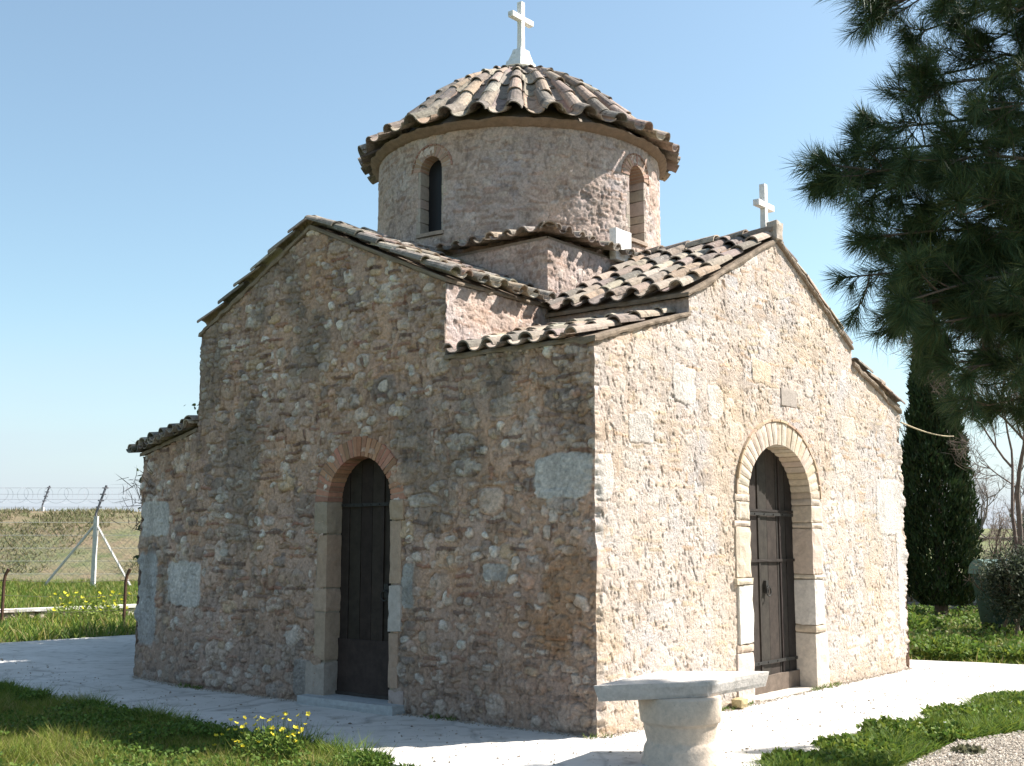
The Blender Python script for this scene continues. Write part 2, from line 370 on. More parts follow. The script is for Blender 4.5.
# door A (shaded front) and door B (sunlit front)
DA = dict(c=-2.92, hw=.455, sp=2.05, depth=.19)
DB = dict(c=3.575, hw=.755, sp=2.13, depth=.34, k=.76)
def topA(x):
    if x > XA1: return HC
    if x >= XAP: return HER + (HR - HER) * (XA1 - x) / (XA1 - XAP)
    return HE + (HR - HE) * (x - XA2) / (XAP - XA2)
def topB(y):
    if y < YA1: return HC + (HB - HC) * y / YA1
    if y <= YAP: return HE + (HR - HE) * (y - YA1) / (YAP - YA1)
    if y <= YA2: return HE + (HR - HE) * (YA2 - y) / (YA2 - YAP)
    return HB - (HB - HC) * (y - YA2) / (YE - YA2)
WHITE = (.50, .50, .49)
def stainA(u, v, c):
    damp = ss(1.5, .05, v + .9 * fbm(u * 1.6, v * 1.6, 900)) * .55
    dk = np.array([.20, .165, .135])
    c = c * (1 - damp[:, None]) + dk * damp[:, None]
    rust = ss(.5, .3, np.hypot((u + .36) / .9, (v - 1.12) / 1.1) + .9 * fbm(u * 5, v * 5, 901)) * .55
    c = c * (1 - rust[:, None]) + np.array([.34, .19, .09]) * rust[:, None] * (1 + fbm(u * 20, v * 20, 902))[:, None]
    g = ss(.05, .2, fbm(u * 1.9, v * .8, 903)) * .5
    return c * (1 - g[:, None]) + np.array([.19, .17, .145]) * g[:, None]
wall('wall', chapel, plane_map((0, 0, 0), (1, 0, 0), (0, -1, 0)), XA2, 0, topA, lambda x: -.05, .0095, 'A', 11,
     holes=[arch_hole(DA['c'], DA['hw'], DA['sp'])], corners=[(0, (1, -1, 0), 77)], stain=stainA, breaks=(XA1,),
     patches=[(-.66, -.02, 2.02, 2.40, (.54, .51, .48), .6), (-6.31, -5.5, .9, 1.42, (.55, .51, .475), .9), (-2.30, -2.15, 1.0, 1.42, (.44, .43, .41), .5),
              (-1.27, -.98, 1.28, 1.43, (.42, .39, .36), .4), (-3.85, -3.56, .05, .42, (.36, .34, .32), .5)])
def stainB(u, v, c):
    k = ss(.15, .3, fbm(u * 1.3, v * 1.3, 910) + .1) * .35
    c = c * (1 - k[:, None]) + np.array([.52, .40, .27]) * k[:, None]
    b = ss(.35, .0, v + .3 * fbm(u * 3, v * 3, 912)) * .4
    return c * (1 - b[:, None]) + np.array([.46, .34, .22]) * b[:, None]
WB = (.62, .57, .52)
wall('wall', chapel, plane_map((0, 0, 0), (0, 1, 0), (1, 0, 0)), 0, YE, topB, lambda x: -.05, .0092, 'B', 23, matn='rubble_pale',
     holes=[arch_hole(DB['c'], DB['hw'], DB['sp'], k=DB['k'])], corners=[(0, (1, -1, 0), 77), (YE, (1, 1, 0), 78)], stain=stainB, breaks=(YA1, YA2),
     patches=[(.0, .27, 2.02, 2.40, WB, .6), (1.35, 1.75, 3.0, 3.35, WB, .9), (6.35, 7.22, 1.75, 2.45, WB, .5), (6.95, 7.22, .5, 1.75, WB, .6),
              (2.0, 2.3, 2.9, 3.2, WB, 1.), (3.0, 3.45, 3.35, 3.62, (.58, .47, .35), .9), (.55, .95, 2.55, 2.8, WB, 1.), (5.3, 5.75, 2.9, 3.2, WB, 1.)])
# low bay on the far left: slightly turned front, long left side
P0 = np.array([XA2, 0.0]); P1 = np.array([XW, .27]); LB = np.linalg.norm(P1 - P0); DB0 = (P0 - P1) / LB
TL0, TL1 = 2.72, 2.93
wall('wall', chapel, plane_map((P1[0], P1[1], 0), (DB0[0], DB0[1], 0), (DB0[1], -DB0[0], 0)), 0, LB, lambda u: TL0 + (TL1 - TL0) * u / LB, lambda x: -.05, .0125, 'A', 11,
     uoff=XA2 - LB, corners=[(0, (-1, -.6, 0), 79)], stain=lambda u, v, c: stainA(u + XA2 - LB, v, c),
     patches=[(-7.14, -6.36, 1.72, 2.15, (.55, .51, .475), .9), (-7.2, -6.62, .40, 1.5, (.44, .435, .43), .9), (-6.31, -5.5, .9, 1.42, (.55, .51, .475), .9)])
wall('wall', chapel, plane_map((XW, 0, 0), (0, 1, 0), (-1, 0, 0)), .27, YE, lambda u: TL0 if (u < YA1 or u > YA2) else HE + (HR - HE) * (1 - abs(u - YAP) / 2.03), lambda x: -.05, .035, 'A', 31, breaks=(YA1, YA2))
wall('wall', chapel, plane_map((0, YE, 0), (1, 0, 0), (0, 1, 0)), XW, 0, lambda x: HC if x > XA1 else (TL1 if x < XA2 else topA(x)), lambda x: -.05, .035, 'A', 32, breaks=(XA1, XA2))
# arm side walls above the corner bays
wall('wall', chapel, plane_map((XA1, 0, 0), (0, 1, 0), (1, 0, 0)), 0, YA1, lambda u: HER, lambda u: 3.2, .0125, 'D', 41, matn='rubble_pale', corners=[(0, (.7, -.2, 0), 80)])
wall('wall', chapel, plane_map((0, YA1, 0), (1, 0, 0), (0, -1, 0)), XA1, 0, lambda u: HE, lambda u: 3.6, .02, 'D', 42)
wall('wall', chapel, plane_map((0, YA2, 0), (1, 0, 0), (0, 1, 0)), XA1, 0, lambda u: HE, lambda u: 3.3, .035, 'D', 43)
wall('wall', chapel, plane_map((XA1, 0, 0), (0, 1, 0), (1, 0, 0)), YA2, YE, lambda u: HE, lambda u: 3.2, .035, 'D', 44)
for ya, yb in ((0, YA1), (YA2, YE)):
    wall('wall', chapel, plane_map((XA2, 0, 0), (0, 1, 0), (-1, 0, 0)), ya, yb, lambda u: HE, lambda u: 2.5, .035, 'A', 45)
for yy, ny in ((YA1, -1), (YA2, 1)):
    wall('wall', chapel, plane_map((0, yy, 0), (1, 0, 0), (0, ny, 0)), XW, XA2, lambda u: HE, lambda u: 2.5, .035, 'A', 46)
# square base under the drum
HB2 = 1.95; ZB = 4.97
for k, (o_, d_, n_) in enumerate((((CX, CY - HB2, 0), (1, 0, 0), (0, -1, 0)), ((CX + HB2, CY, 0), (0, 1, 0), (1, 0, 0)),
                                  ((CX, CY + HB2, 0), (1, 0, 0), (0, 1, 0)), ((CX - HB2, CY, 0), (0, 1, 0), (-1, 0, 0)))):
    cs = [(HB2, (1, -1, 0), 81)] if k == 0 else ([(-HB2, (1, -1, 0), 81)] if k == 1 else [])
    wall('drum_base', chapel, plane_map(o_, d_, n_), -HB2, HB2, lambda u: ZB, lambda u: 4.0, .0125 if k < 2 else .04, 'D', 50 + k, corners=cs)
# drum
DZ0, DZ1 = 4.8, 6.66
WIN = dict(hw=.165, bot=5.36, sp=6.16)
def drum_map(u, v):
    a = u / RD; n = np.stack([np.cos(a), np.sin(a), np.zeros_like(a)], 1)
    P = n * RD + np.array([CX, CY, 0]); P[:, 2] = v; return P, n
def drum_holes(u, v):
    k = np.zeros(len(u), bool)
    for a in (-.48, 0, .5, 1.0):
        k |= arch_hole(a * np.pi * RD, WIN['hw'], WIN['sp'], WIN['bot'] - .05, .03)(u, v)
    return k
wall('drum', chapel, drum_map, -.5 * np.pi * RD - 1.1 * np.pi * RD / 2, .55 * np.pi * RD / 1.0 - .2, lambda u: DZ1, lambda u: DZ0, .0135, 'D', 61, holes=[drum_holes])
wall('drum', chapel, drum_map, .55 * np.pi * RD - .2, (2 - .5 - .55) * np.pi * RD, lambda u: DZ1, lambda u: DZ0, .04, 'D', 61, holes=[drum_holes])

# ---- surrounds
def arch_map(fr, c, sp, r0, r1, a0, a1, d0, d1, k=1.0):
    """fr(u, v, depth)->xyz"""
    def F(P):
        a = a0 + (a1 - a0) * P[:, 0]; r = r0 + (r1 - r0) * P[:, 1]; d = d0 + (d1 - d0) * P[:, 2]
        return fr(c + r * np.cos(a), sp + (r * k if k < 1 else r) * np.sin(a) + (0 if k == 1 else (r - DB['hw']) * (1 - k) * np.sin(a)), d)
    return F
frA = lambda u, v, d: np.stack([u, d, v], 1)
frB = lambda u, v, d: np.stack([-d, u, v], 1)
def cj(c, s=.12, t=.05):
    return np.clip(np.array(c) * (1 + rng.uniform(-s, s)) * (1 + rng.uniform(-t, t, 3)), .01, .9)
# arch A : thin bricks
mb = MB(); n = 27
for i in range(n):
    a0 = math.pi * i / n + .012; a1 = math.pi * (i + 1) / n - .012
    ex = rng.uniform(-.01, .015)
    mb.block(arch_map(frA, DA['c'], DA['sp'], DA['hw'], DA['hw'] + .20 + ex, a0, a1, -.022 + rng.uniform(-.006, .006), .36), n=(1, 4, 5), c=cj((.42, .215, .14), .2, .08), rnd=.006, noise=.006, size=(.06, .2, .38), seed=i)
mb.block(arch_map(frA, DA['c'], DA['sp'], DA['hw'] + .012, DA['hw'] + .185, .0, math.pi, -.010, .34), n=(40, 1, 1), c=(.40, .28, .21), rnd=.001, noise=.003)
mb.build('arch', M['surround'], chapel)
mb = MB(); n = 23
for i in range(n):
    a0 = math.pi * i / n + .009; a1 = math.pi * (i + 1) / n - .009
    cc = (.56, .475, .385) if rng.random() < .75 else (.50, .40, .31)
    mb.block(arch_map(frB, DB['c'], DB['sp'], DB['hw'], DB['hw'] + .25, a0, a1, -.022 + rng.uniform(-.004, .004), .5, k=DB['k']), n=(3, 4, 6), c=cj(cc, .1, .04), rnd=.009, noise=.008, size=(.1, .24, .5), seed=i + 90)
n = 16
for i in range(n):      # thin hood of tile slips round the arch
    a0 = math.pi * i / n + .004; a1 = math.pi * (i + 1) / n - .004
    mb.block(arch_map(frB, DB['c'], DB['sp'], DB['hw'] + .258, DB['hw'] + .285, a0, a1, -.032 + rng.uniform(-.006, .006), .05, k=DB['k']), n=(4, 1, 1), c=cj((.50, .38, .27), .15), rnd=.005, noise=.006, size=(.2, .035, .1), seed=i + 190)
mb.block(arch_map(frB, DB['c'], DB['sp'], DB['hw'] + .012, DB['hw'] + .262, .0, math.pi, -.008, .48, k=DB['k']), n=(40, 1, 1), c=(.55, .46, .35), rnd=.001, noise=.003)
mb.build('arch', M['surround'], chapel)
def jamb(fr, side, u_in, u_out, courses, d0, d1, seed):
    mb = MB(); z = -.05
    for k, (z1, cc, ex, pr) in enumerate(courses):
        uo = u_out + side * ex
        lo, hi = min(u_in, uo), max(u_in, uo)
        za = z + .003; zb = z1 - .003
        mb.block(lambda P, lo=lo, hi=hi, za=za, zb=zb, pr=pr: fr(lo + (hi - lo) * P[:, 0], za + (zb - za) * P[:, 1], (d0 - pr) + (d1 - d0 + pr) * P[:, 2]),
                 n=(5, 8, 6), c=cj(cc, .08, .03), rnd=.012, noise=.014, freq=14, size=(hi - lo, zb - za, d1 - d0), seed=seed + k)
        z = z1
    lo, hi = sorted((u_in + side * .012, u_out))
    mb.block(lambda P: fr(lo + (hi - lo) * P[:, 0], -.05 + (z + .05) * P[:, 1], .0 + d1 * P[:, 2] * .95), n=(1, 1, 1), c=(.3, .25, .19), rnd=.001, noise=.001)
    mb.build('jamb', M['surround'], chapel)
SA = (.38, .275, .20); SG = (.36, .30, .26); SW = (.46, .41, .37)
jamb(frA, -1, DA['c'] - DA['hw'], DA['c'] - DA['hw'] - .17, [(.42, SG, .12, .01), (.92, SA, .0, .01), (1.16, SA, .06, .0), (1.72, SA, -.02, .01), (2.055, (.33, .25, .19), .03, .015)], -.012, .36, 300)
jamb(frA, 1, DA['c'] + DA['hw'], DA['c'] + DA['hw'] + .13, [(.22, SG, .08, .01), (.76, SA, .0, .01), (1.22, SW, .04, .02), (1.85, SA, .03, .01), (2.055, SA, .06, .02)], -.012, .36, 320)
SB = (.55, .465, .375); SM = (.64, .60, .55); SC = (.56, .49, .42)
jamb(frB, -1, DB['c'] - DB['hw'], DB['c'] - DB['hw'] - .30, [(.52, SC, .05, .01), (.60, (.52, .42, .33), .05, .015), (1.2, SM, .0, .02), (1.27, SB, .06, .03), (1.80, SB, .02, .01), (1.86, SB, .05, .012), (2.06, SB, .0, .01), (2.135, SB, .02, .012)], -.012, .5, 340)
jamb(frB, 1, DB['c'] + DB['hw'], DB['c'] + DB['hw'] + .24, [(.62, SC, .10, .01), (.70, (.52, .42, .33), .08, .015), (1.22, SM, .02, .02), (1.27, SB, .06, .03), (1.80, SB, .03, .01), (1.86, SB, .08, .012), (2.06, SB, .08, .01), (2.135, SB, .02, .012)], -.012, .5, 360)
# plaque above door B
mb = MB(); mb.box((-.05, 3.66, 3.16), (.012, 4.06, 3.36), n=(2, 12, 8), c=(.37, .32, .28), noise=.006, freq=40, rnd=.008)
mb.build('plaque', M['surround'], chapel)
# ---- doors
def door(fr, c, hw, sp, d, planks, wood, lit, sill, kk=1.0):
    e = empty('door'); e.parent = chapel
    mb = MB(); W = 2 * hw + .1; pw = W / planks
    for i in range(planks):
        ua = c - W / 2 + i * pw + .004; ub = ua + pw - .008; um = (ua + ub) / 2
        zt = sp + kk * math.sqrt(max(.01, (hw + .05) ** 2 - min(abs(ua - c), abs(ub - c)) ** 2))
        dj = rng.uniform(-.004, .004)
        mb.block(lambda P, ua=ua, ub=ub, zt=zt, dj=dj: fr(ua + (ub - ua) * P[:, 0], .02 + (zt - .02) * P[:, 1], d + dj + .045 * P[:, 2]), n=(2, 20, 1), c=cj(wood, .3, .06), rnd=.004, noise=.003, size=(pw, 2, .045), seed=i)
    mb.build('leaf', M['wood'], e)
    mb = MB()
    for z, hh in lit['rails']:
        hw2 = hw + .04 if z < sp else math.sqrt((hw + .04) ** 2 - (z + hh - sp) ** 2)
        mb.block(lambda P, z=z, hh=hh, hw2=hw2: fr(c - hw2 + 2 * hw2 * P[:, 0], z + hh * P[:, 1], d - .022 + .022 * P[:, 2]), n=(10, 2, 1), c=cj(wood, .1), rnd=.004, noise=.003, size=(1, hh, .02))
    mb.build('rail', M['wood'], e)
    mb = MB(); mb.block(lambda P: fr(c - hw - .02 + (2 * hw + .04) * P[:, 0], .0 + sill[1] * P[:, 1], d - .04 + .05 * P[:, 2]), n=(10, 3, 1), c=sill[0], rnd=.008, noise=.005, size=(1, .2, .05))
    mb.build('kick_board', M['wood'], e)
    mb = MB()
    for s_ in lit['stiles']:
        zt = sp + kk * math.sqrt((hw) ** 2 - (s_ - c) ** 2)
        mb.block(lambda P, s_=s_, zt=zt: fr(s_ - .022 + .044 * P[:, 0], .05 + (zt - .05) * P[:, 1], d - .014 + .014 * P[:, 2]), n=(1, 12, 1), c=cj(wood, .1), rnd=.004, noise=.003, size=(.05, 2, .03))
    mb.build('cover_strip', M['wood'], e)
    if lit.get('ring'):
        mb = MB(); u0, z0 = lit['ring']
        a = np.linspace(0, 2 * np.pi, 17)
        mb.tube(fr(u0 + .05 * np.cos(a), z0 - .05 + .05 * np.sin(a), np.full(17, d - .05)), .008, 6, (.04, .04, .04))
        mb.tube(fr(np.array([u0, u0]), np.array([z0, z0]), np.array([d, d - .06])), .012, 6)
        mb.block(lambda P: fr(u0 - .03 + .06 * P[:, 0], z0 - .07 + .14 * P[:, 1], d - .034 + .034 * P[:, 2]), n=(1, 1, 1), noise=0, rnd=.003)
        mb.build('handle', M['iron'], e)
        for zz in lit['straps']:
            mb = MB()
            mb.block(lambda P, zz=zz: fr(c - hw + .02 + (2 * hw - .04) * P[:, 0], zz + .035 * P[:, 1], d - .03 + .006 * P[:, 2]), n=(4, 1, 1), noise=.001, rnd=.002)
            for q in range(7):
                uq = c - hw + .08 + q * (2 * hw - .16) / 6
                mb.block(lambda P, zz=zz, uq=uq: fr(uq - .009 + .018 * P[:, 0], zz + .009 + .018 * P[:, 1], d - .04 + .012 * P[:, 2]), n=(1, 1, 1), noise=0, rnd=.004, size=(.02, .02, .01))
            mb.build('hinge_strap', M['iron'], e)
    return e
door(frA, DA['c'], DA['hw'], DA['sp'], .19, 6, (.040, .029, .023), dict(rails=[(.1, .55)], stiles=[DA['c'] + .16], ring=(DA['c'] + .24, 1.15), straps=[2.0]), ((.04, .034, .03), .12))
door(frB, DB['c'], DB['hw'], DB['sp'], .23, 7, (.036, .029, .024), dict(rails=[(1.97, .03), (1.42, .03)], stiles=[DB['c'] - .10, DB['c'] + .42], ring=(DB['c'] + .02, 1.15), straps=[.32, 1.93]), ((.15, .115, .09), .2), kk=DB['k'])
mb = MB(); mb.box((-3.62, -.17, -.02), (-2.24, .2, .085), n=(14, 4, 2), c=(.36, .37, .37), noise=.014, rnd=.014); mb.build('door_step', M['marble'], chapel)
mb = MB(); mb.box((-.5, 2.9, -.02), (.03, 4.25, .02), n=(4, 12, 2), c=(.55, .5, .43), noise=.006, rnd=.006); mb.build('door_step', M['marble'], chapel)

# ---- drum windows
for a in (-.48, 0, .5, 1.0):
    ca, sa = math.cos(a * math.pi), math.sin(a * math.pi)
    def fr(u, v, d, ca=ca, sa=sa):
        r = RD - d; yl = u; xl = np.where(d < .1, np.sqrt(np.maximum(RD ** 2 - u ** 2, 0)) - d, r)
        return np.stack([CX + ca * xl - sa * yl, CY + sa * xl + ca * yl, v], 1)
    e = empty('window'); e.parent = chapel
    mb = MB(); n = 13; hw, sp, bt = WIN['hw'], WIN['sp'], WIN['bot']
    for i in range(n):
        a0 = math.pi * i / n + .03; a1 = math.pi * (i + 1) / n - .03
        mb.block(arch_map(fr, 0, sp, hw, hw + .125, a0, a1, -.012 + rng.uniform(-.004, .004), .34), n=(1, 3, 4), c=cj((.42, .28, .21), .18, .05), rnd=.006, noise=.004, size=(.05, .12, .3), seed=i)
    mb.block(arch_map(fr, 0, sp, hw + .006, hw + .11, 0, math.pi, -.002, .33), n=(24, 1, 4), c=(.42, .35, .29), rnd=.001, noise=.002)
    for i in range(15):     # slips round the extrados
        a0 = math.pi * i / 15 + .02; a1 = math.pi * (i + 1) / 15 - .02
        mb.block(arch_map(fr, 0, sp, hw + .135, hw + .158, a0, a1, -.018, .05), n=(1, 1, 1), c=cj((.36, .22, .16), .12), rnd=.004, noise=.003, size=(.05, .02, .06), seed=i)
    for s_ in (-1, 1):
        z = bt
        while z < sp - .01:
            z2 = min(sp, z + rng.uniform(.1, .2))
            mb.block(lambda P, z=z, z2=z2, s_=s_: fr(s_ * (hw + .07 * P[:, 0]), z + .001 + (z2 - z - .001) * P[:, 1], -.006 + .35 * P[:, 2]), n=(1, 2, 4), c=cj((.45, .37, .31), .12, .04), rnd=.008, noise=.006, size=(.07, .15, .35), seed=int(z * 90))
            z = z2
    mb.build('window_surround', M['surround'], e)
    mb = MB(); mb.block(lambda P: fr(-hw - .05 + (2 * hw + .1) * P[:, 0], bt - .04 + (.045 + .03 * P[:, 2]) * P[:, 1], -.035 + .4 * P[:, 2]), n=(4, 1, 4), c=(.36, .28, .22), rnd=.006, noise=.004, size=(.4, .05, .4))
    mb.build('sill', M['surround'], e)
    mb = MB(); mb.block(lambda P: fr(-hw - .03 + (2 * hw + .06) * P[:, 0], bt + (sp + hw - bt + .02) * P[:, 1], (.17 if sa < -.5 else .33) + .02 * P[:, 2]), n=(1, 1, 1), noise=0, rnd=.001)  # near-black sheet paints the dark drum interior behind the opening
    mb.build('dark_backing', M['dark'], e)

# ---- tiles
TP = [(.33, .27, .22), (.30, .25, .205), (.37, .30, .235), (.25, .21, .18), (.34, .25, .19), (.40, .345, .28), (.20, .175, .15), (.31, .25, .20), (.24, .195, .165)]
def tile(mb, O, ax, nr, L, r0, r1, cover=True, th=.016, c=None, seg=8, lift=.0):
    """half-barrel tile: O lower end centre, ax upslope unit, nr outward normal; r0 lower radius, r1 upper radius"""
    O = np.asarray(O, float); ax = np.asarray(ax, float); nr = np.asarray(nr, float); sd_ = np.cross(ax, nr)
    ax = ax + sd_ * rng.normal(0, .045) + nr * rng.normal(0, .014); ax /= np.linalg.norm(ax)
    sd_ = np.cross(ax, nr); sd_ /= np.linalg.norm(sd_)
    a = np.linspace(0, np.pi, seg + 1) if cover else np.linspace(np.pi, 2 * np.pi, seg + 1)
    a = a + rng.normal(0, .04)
    secs = 3; V = []
    tall = rng.uniform(.78, .98)
    for k in range(secs + 1):
        t = k / secs; r = r0 + (r1 - r0) * t; ctr = O + ax * (L * t) + nr * (lift * (1 - t))
        for rr in (r, r - th):
            wob = rr * (1 + .025 * np.sin(a * 3 + k * 1.3 + O[0] * 9))
            V.append(ctr + (wob * np.cos(a))[:, None] * sd_ + (wob * tall * np.sin(a) * (1 if cover else .75))[:, None] * nr)
    V = np.concatenate(V); m = seg + 1; Q = []
    for k in range(secs):
        o0, i0, o1, i1 = (2 * k) * m, (2 * k + 1) * m, (2 * k + 2) * m, (2 * k + 3) * m
        for q in range(seg):
            Q.append((o0 + q, o1 + q, o1 + q + 1, o0 + q + 1)); Q.append((i0 + q, i0 + q + 1, i1 + q + 1, i1 + q))
        Q.append((o0, i0, i1, o1)); Q.append((o0 + seg, o1 + seg, i1 + seg, i0 + seg))
    for q in range(seg):
        Q.append((q, q + 1, m + q + 1, m + q)); e0 = 2 * secs * m; Q.append((e0 + q, e0 + m + q, e0 + m + q + 1, e0 + q + 1))
    if c is None:
        c = cj(TP[rng.integers(len(TP))], .15, .04)
    mb.add(V, Q, None, c)
def tiled(mb, O, E, S, a0, a1, b1f, period=.258, r=.081, expo=.37, L=.46, b0=0, lift=.0, over=None):
    """O origin on eave, E along eave, S upslope. b1f(a): slope length"""
    O = np.array(O, float); E = np.array(E, float); E /= np.linalg.norm(E); S = np.array(S, float); S /= np.linalg.norm(S)
    N_ = np.cross(E, S)
    if N_[2] < 0: N_ = -N_
    n = max(1, int(round((a1 - a0) / period))); per = (a1 - a0) / n
    for i in range(n + 1):
        for kind in (0, 1):       # 0 pan between covers, 1 cover
            if kind == 0 and i == n: continue
            a = a0 + (i + (.5 if kind == 0 else 0)) * per + rng.normal(0, .008)
            b1 = b1f(a); b = b0 + rng.normal(0, .015) + (0 if kind else -.03)
            row = 0
            while b < b1 - .12:
                LL = min(L, b1 - b + .05)
                base = O + E * (a + rng.normal(0, .012)) + S * (b + rng.normal(0, .02)) + N_ * ((.045 if kind else .064))
                # upper ends tuck under the next tile
                tile(mb, base, S, N_, LL, r * (1.0 if kind else 1.0) * rng.uniform(.95, 1.06), r * .80, cover=bool(kind), lift=.028)
                b += expo * rng.uniform(.93, 1.05); row += 1
def slab(mb, pts, th, c=(.25, .195, .145), seed=3):
    """roof bedding: quad pts (4 corners, top surface) with thickness down, rough edges"""
    p = np.array(pts, float)
    def F(P):
        a = P[:, :1]; b = P[:, 1:2]
        X = p[0] * (1 - a) * (1 - b) + p[1] * a * (1 - b) + p[2] * a * b + p[3] * (1 - a) * b
        X = X.copy(); X[:, 2] -= th * P[:, 2]
        q = n3(X, 4.3, seed + 40); q2 = n3(X, 9.7, seed + 50); ed = np.minimum(np.minimum(P[:, 0], 1 - P[:, 0]), np.minimum(P[:, 1], 1 - P[:, 1])) < .03
        X[:, 2] -= .035 * np.maximum(q + .6 * q2, 0) * P[:, 2]; ctr = p.mean(0); d = ctr - X; d /= np.linalg.norm(d, axis=1, keepdims=True) + 1e-6
        X[:, :2] += (d * (.030 * np.maximum(q2 - .1 + .7 * q, 0) * ed)[:, None])[:, :2]; return X
    mb.block(F, n=(60, 60, 2), c=c, noise=.016, freq=13, rnd=.01, seed=seed, size=(2, 2, th))
OV = .05
def roof(cols, slabs):
    mb = MB(); [slab(mb, s_, .042, seed=11 + i) for i, s_ in enumerate(slabs)]
    r_ = mb.build('roof', M['mortar'], chapel)
    mb = MB()
    for k in cols: k(mb)
    mb.build('roof_tiles', M['tile'], r_, smooth=False)
    return r_
def ridge(mb, A, B, r=.115, up=.035, end_open=True):
    A = np.array(A, float); B = np.array(B, float); d = B - A; L = np.linalg.norm(d); d /= L
    b = 0
    while b < L - .05:
        tile(mb, A + d * b + np.array([0, 0, up]), d, (0, 0, 1), min(.46, L - b + .03), r * rng.uniform(.95, 1.05), r * .85, True, lift=.02)
        b += .38
RT = .05    # roof surface above wall head
# arm towards face A (front), two slopes, ridge along y
slA = (HR - HE) / (XA1 - XAP); lenA = math.hypot(XA1 - XAP, HR - HE)
def armA(sgn, y0, y1, mb):
    he = HER if sgn > 0 else HE; wv = abs((XA1 if sgn > 0 else XA2) - XAP); sl = (HR - he) / wv; ov = .06 if sgn > 0 else -.02
    xe = XAP + sgn * (wv + ov); ze = he - sl * ov + RT
    tiled(mb, (xe, 0, ze), (0, 1, 0), np.array([-sgn, 0, sl]), y0, y1, lambda a: math.hypot(wv + ov, sl * (wv + ov)) - .02)
def slabA(sgn, y0, y1):
    he = HER if sgn > 0 else HE; wv = abs((XA1 if sgn > 0 else XA2) - XAP); sl = (HR - he) / wv; ov = .02
    xe = XAP + sgn * (wv + ov); ze = he - sl * ov + RT
    return [(xe, y0, ze), (XAP, y0, HR + RT), (XAP, y1, HR + RT), (xe, y1, ze)][::1 if sgn > 0 else -1]
roof([lambda m: armA(1, -.02, 1.62, m), lambda m: armA(-1, -.02, 1.62, m), lambda m: ridge(m, (XAP, .0, HR + RT - .03), (XAP, 1.9, HR + RT))],
     [slabA(1, -.035, 1.8), slabA(-1, -.035, 1.8)])
roof([lambda m: armA(1, YA2, YE + .06, m), lambda m: armA(-1, YA2, YE + .06, m), lambda m: ridge(m, (XAP, YE + .1, HR + RT), (XAP, YA2 - .3, HR + RT))],
     [slabA(1, YA2 - .1, YE + .07), slabA(-1, YA2 - .1, YE + .07)])
slB = (HR - HE) / 2.03
def armB(sgn, x0, x1, mb):
    ye = YAP + sgn * (2.03 + OV); ze = HE - slB * OV + RT; L = math.hypot(2.03 + OV, slB * (2.03 + OV))
    tiled(mb, (0, ye, ze), (1, 0, 0), np.array([0, -sgn, slB]), x0, x1, lambda a: L - .02)
def slabB(sgn, x0, x1):
    ye = YAP + sgn * (2.03 + OV * .6); ze = HE - slB * OV * .6 + RT; return [(x0, ye, ze), (x0, YAP, HR + RT), (x1, YAP, HR + RT), (x1, ye, ze)][::-1 if sgn > 0 else 1]
roof([lambda m: armB(-1, -1.68, -.07, m), lambda m: armB(1, -1.68, -.07, m), lambda m: ridge(m, (.02, YAP, HR + RT), (-1.85, YAP, HR + RT))],
     [slabB(-1, -1.85, .04), slabB(1, -1.85, .04)])
roof([lambda m: armB(-1, XW - .03, XA2 - .1, m), lambda m: armB(1, XW - .03, XA2 - .1, m), lambda m: ridge(m, (XW - .1, YAP, HR + RT), (XA2 + .1, YAP, HR + RT))],
     [slabB(-1, XW - .07, XA2), slabB(1, XW - .07, XA2)])
# corner bays
slC = (HB - HC) / YA1
def bay(mb, ye, sgn, x0, x1, hc, sl, run):
    L = math.hypot(run + OV, sl * (run + OV)); tiled(mb, (0, ye - sgn * OV, hc - sl * OV + RT), (1, 0, 0), np.array([0, sgn, sl]), x0, x1, lambda a: L - .05)
roof([lambda m: bay(m, 0, 1, -1.70, -.20, HC - .03, slC, YA1)], [[(XA1, -.03, HC + RT - .03 * slC), (.035, -.03, HC + RT - .03 * slC), (.035, YA1, HB + RT), (XA1, YA1, HB + RT)]])
roof([lambda m: bay(m, YE, -1, -1.70, .02, HC, (HB - HC) / (YE - YA2), YE - YA2)], [[(.05, YE + .06, HC + RT - .02), (XA1, YE + .06, HC + RT - .02), (XA1, YA2, HB + RT), (.05, YA2, HB + RT)]])
# low left bays: slope down to the left
def lowbay(mb, y0, y1):
    sl = (TL1 - TL0) / 1.48; tiled(mb, (XW - .14, 0, TL0 + RT - .02), (0, 1, 0), np.array([1, 0, sl]), y0, y1, lambda a: 1.6)
NL = np.array([-DB0[1], DB0[0]]); NL = NL if NL[1] > 0 else -NL
def lowfront(mb):
    dz = (TL1 - TL0) / LB; O_ = np.array([P1[0], P1[1], TL0 + RT]) - np.array([NL[0], NL[1], 0]) * .07
    tiled(mb, O_, (DB0[0], DB0[1], dz), np.array([NL[0], NL[1], .20]), -.24, LB - .02, lambda a: 1.5, r=.098)
    tiled(mb, O_ - np.array([0, 0, .03]), (DB0[0], DB0[1], dz), np.array([NL[0], NL[1], .16]), -.14, LB - .06, lambda a: .45, r=.085)
roof([lowfront], [[(P1[0] - .05, P1[1] - .03, TL0 + RT - .01), (XA2, -.03, TL1 + RT - .01), (XA2, 1.5, TL1 + .3), (P1[0] - .05, 1.7, TL0 + .35)]])
roof([lambda m: lowbay(m, YA2, YE)], [[(XW - .12, YA2, TL0 + RT), (XA2, YA2, TL1 + RT), (XA2, YE + .05, TL1 + RT), (XW - .12, YE + .05, TL0 + RT)]])
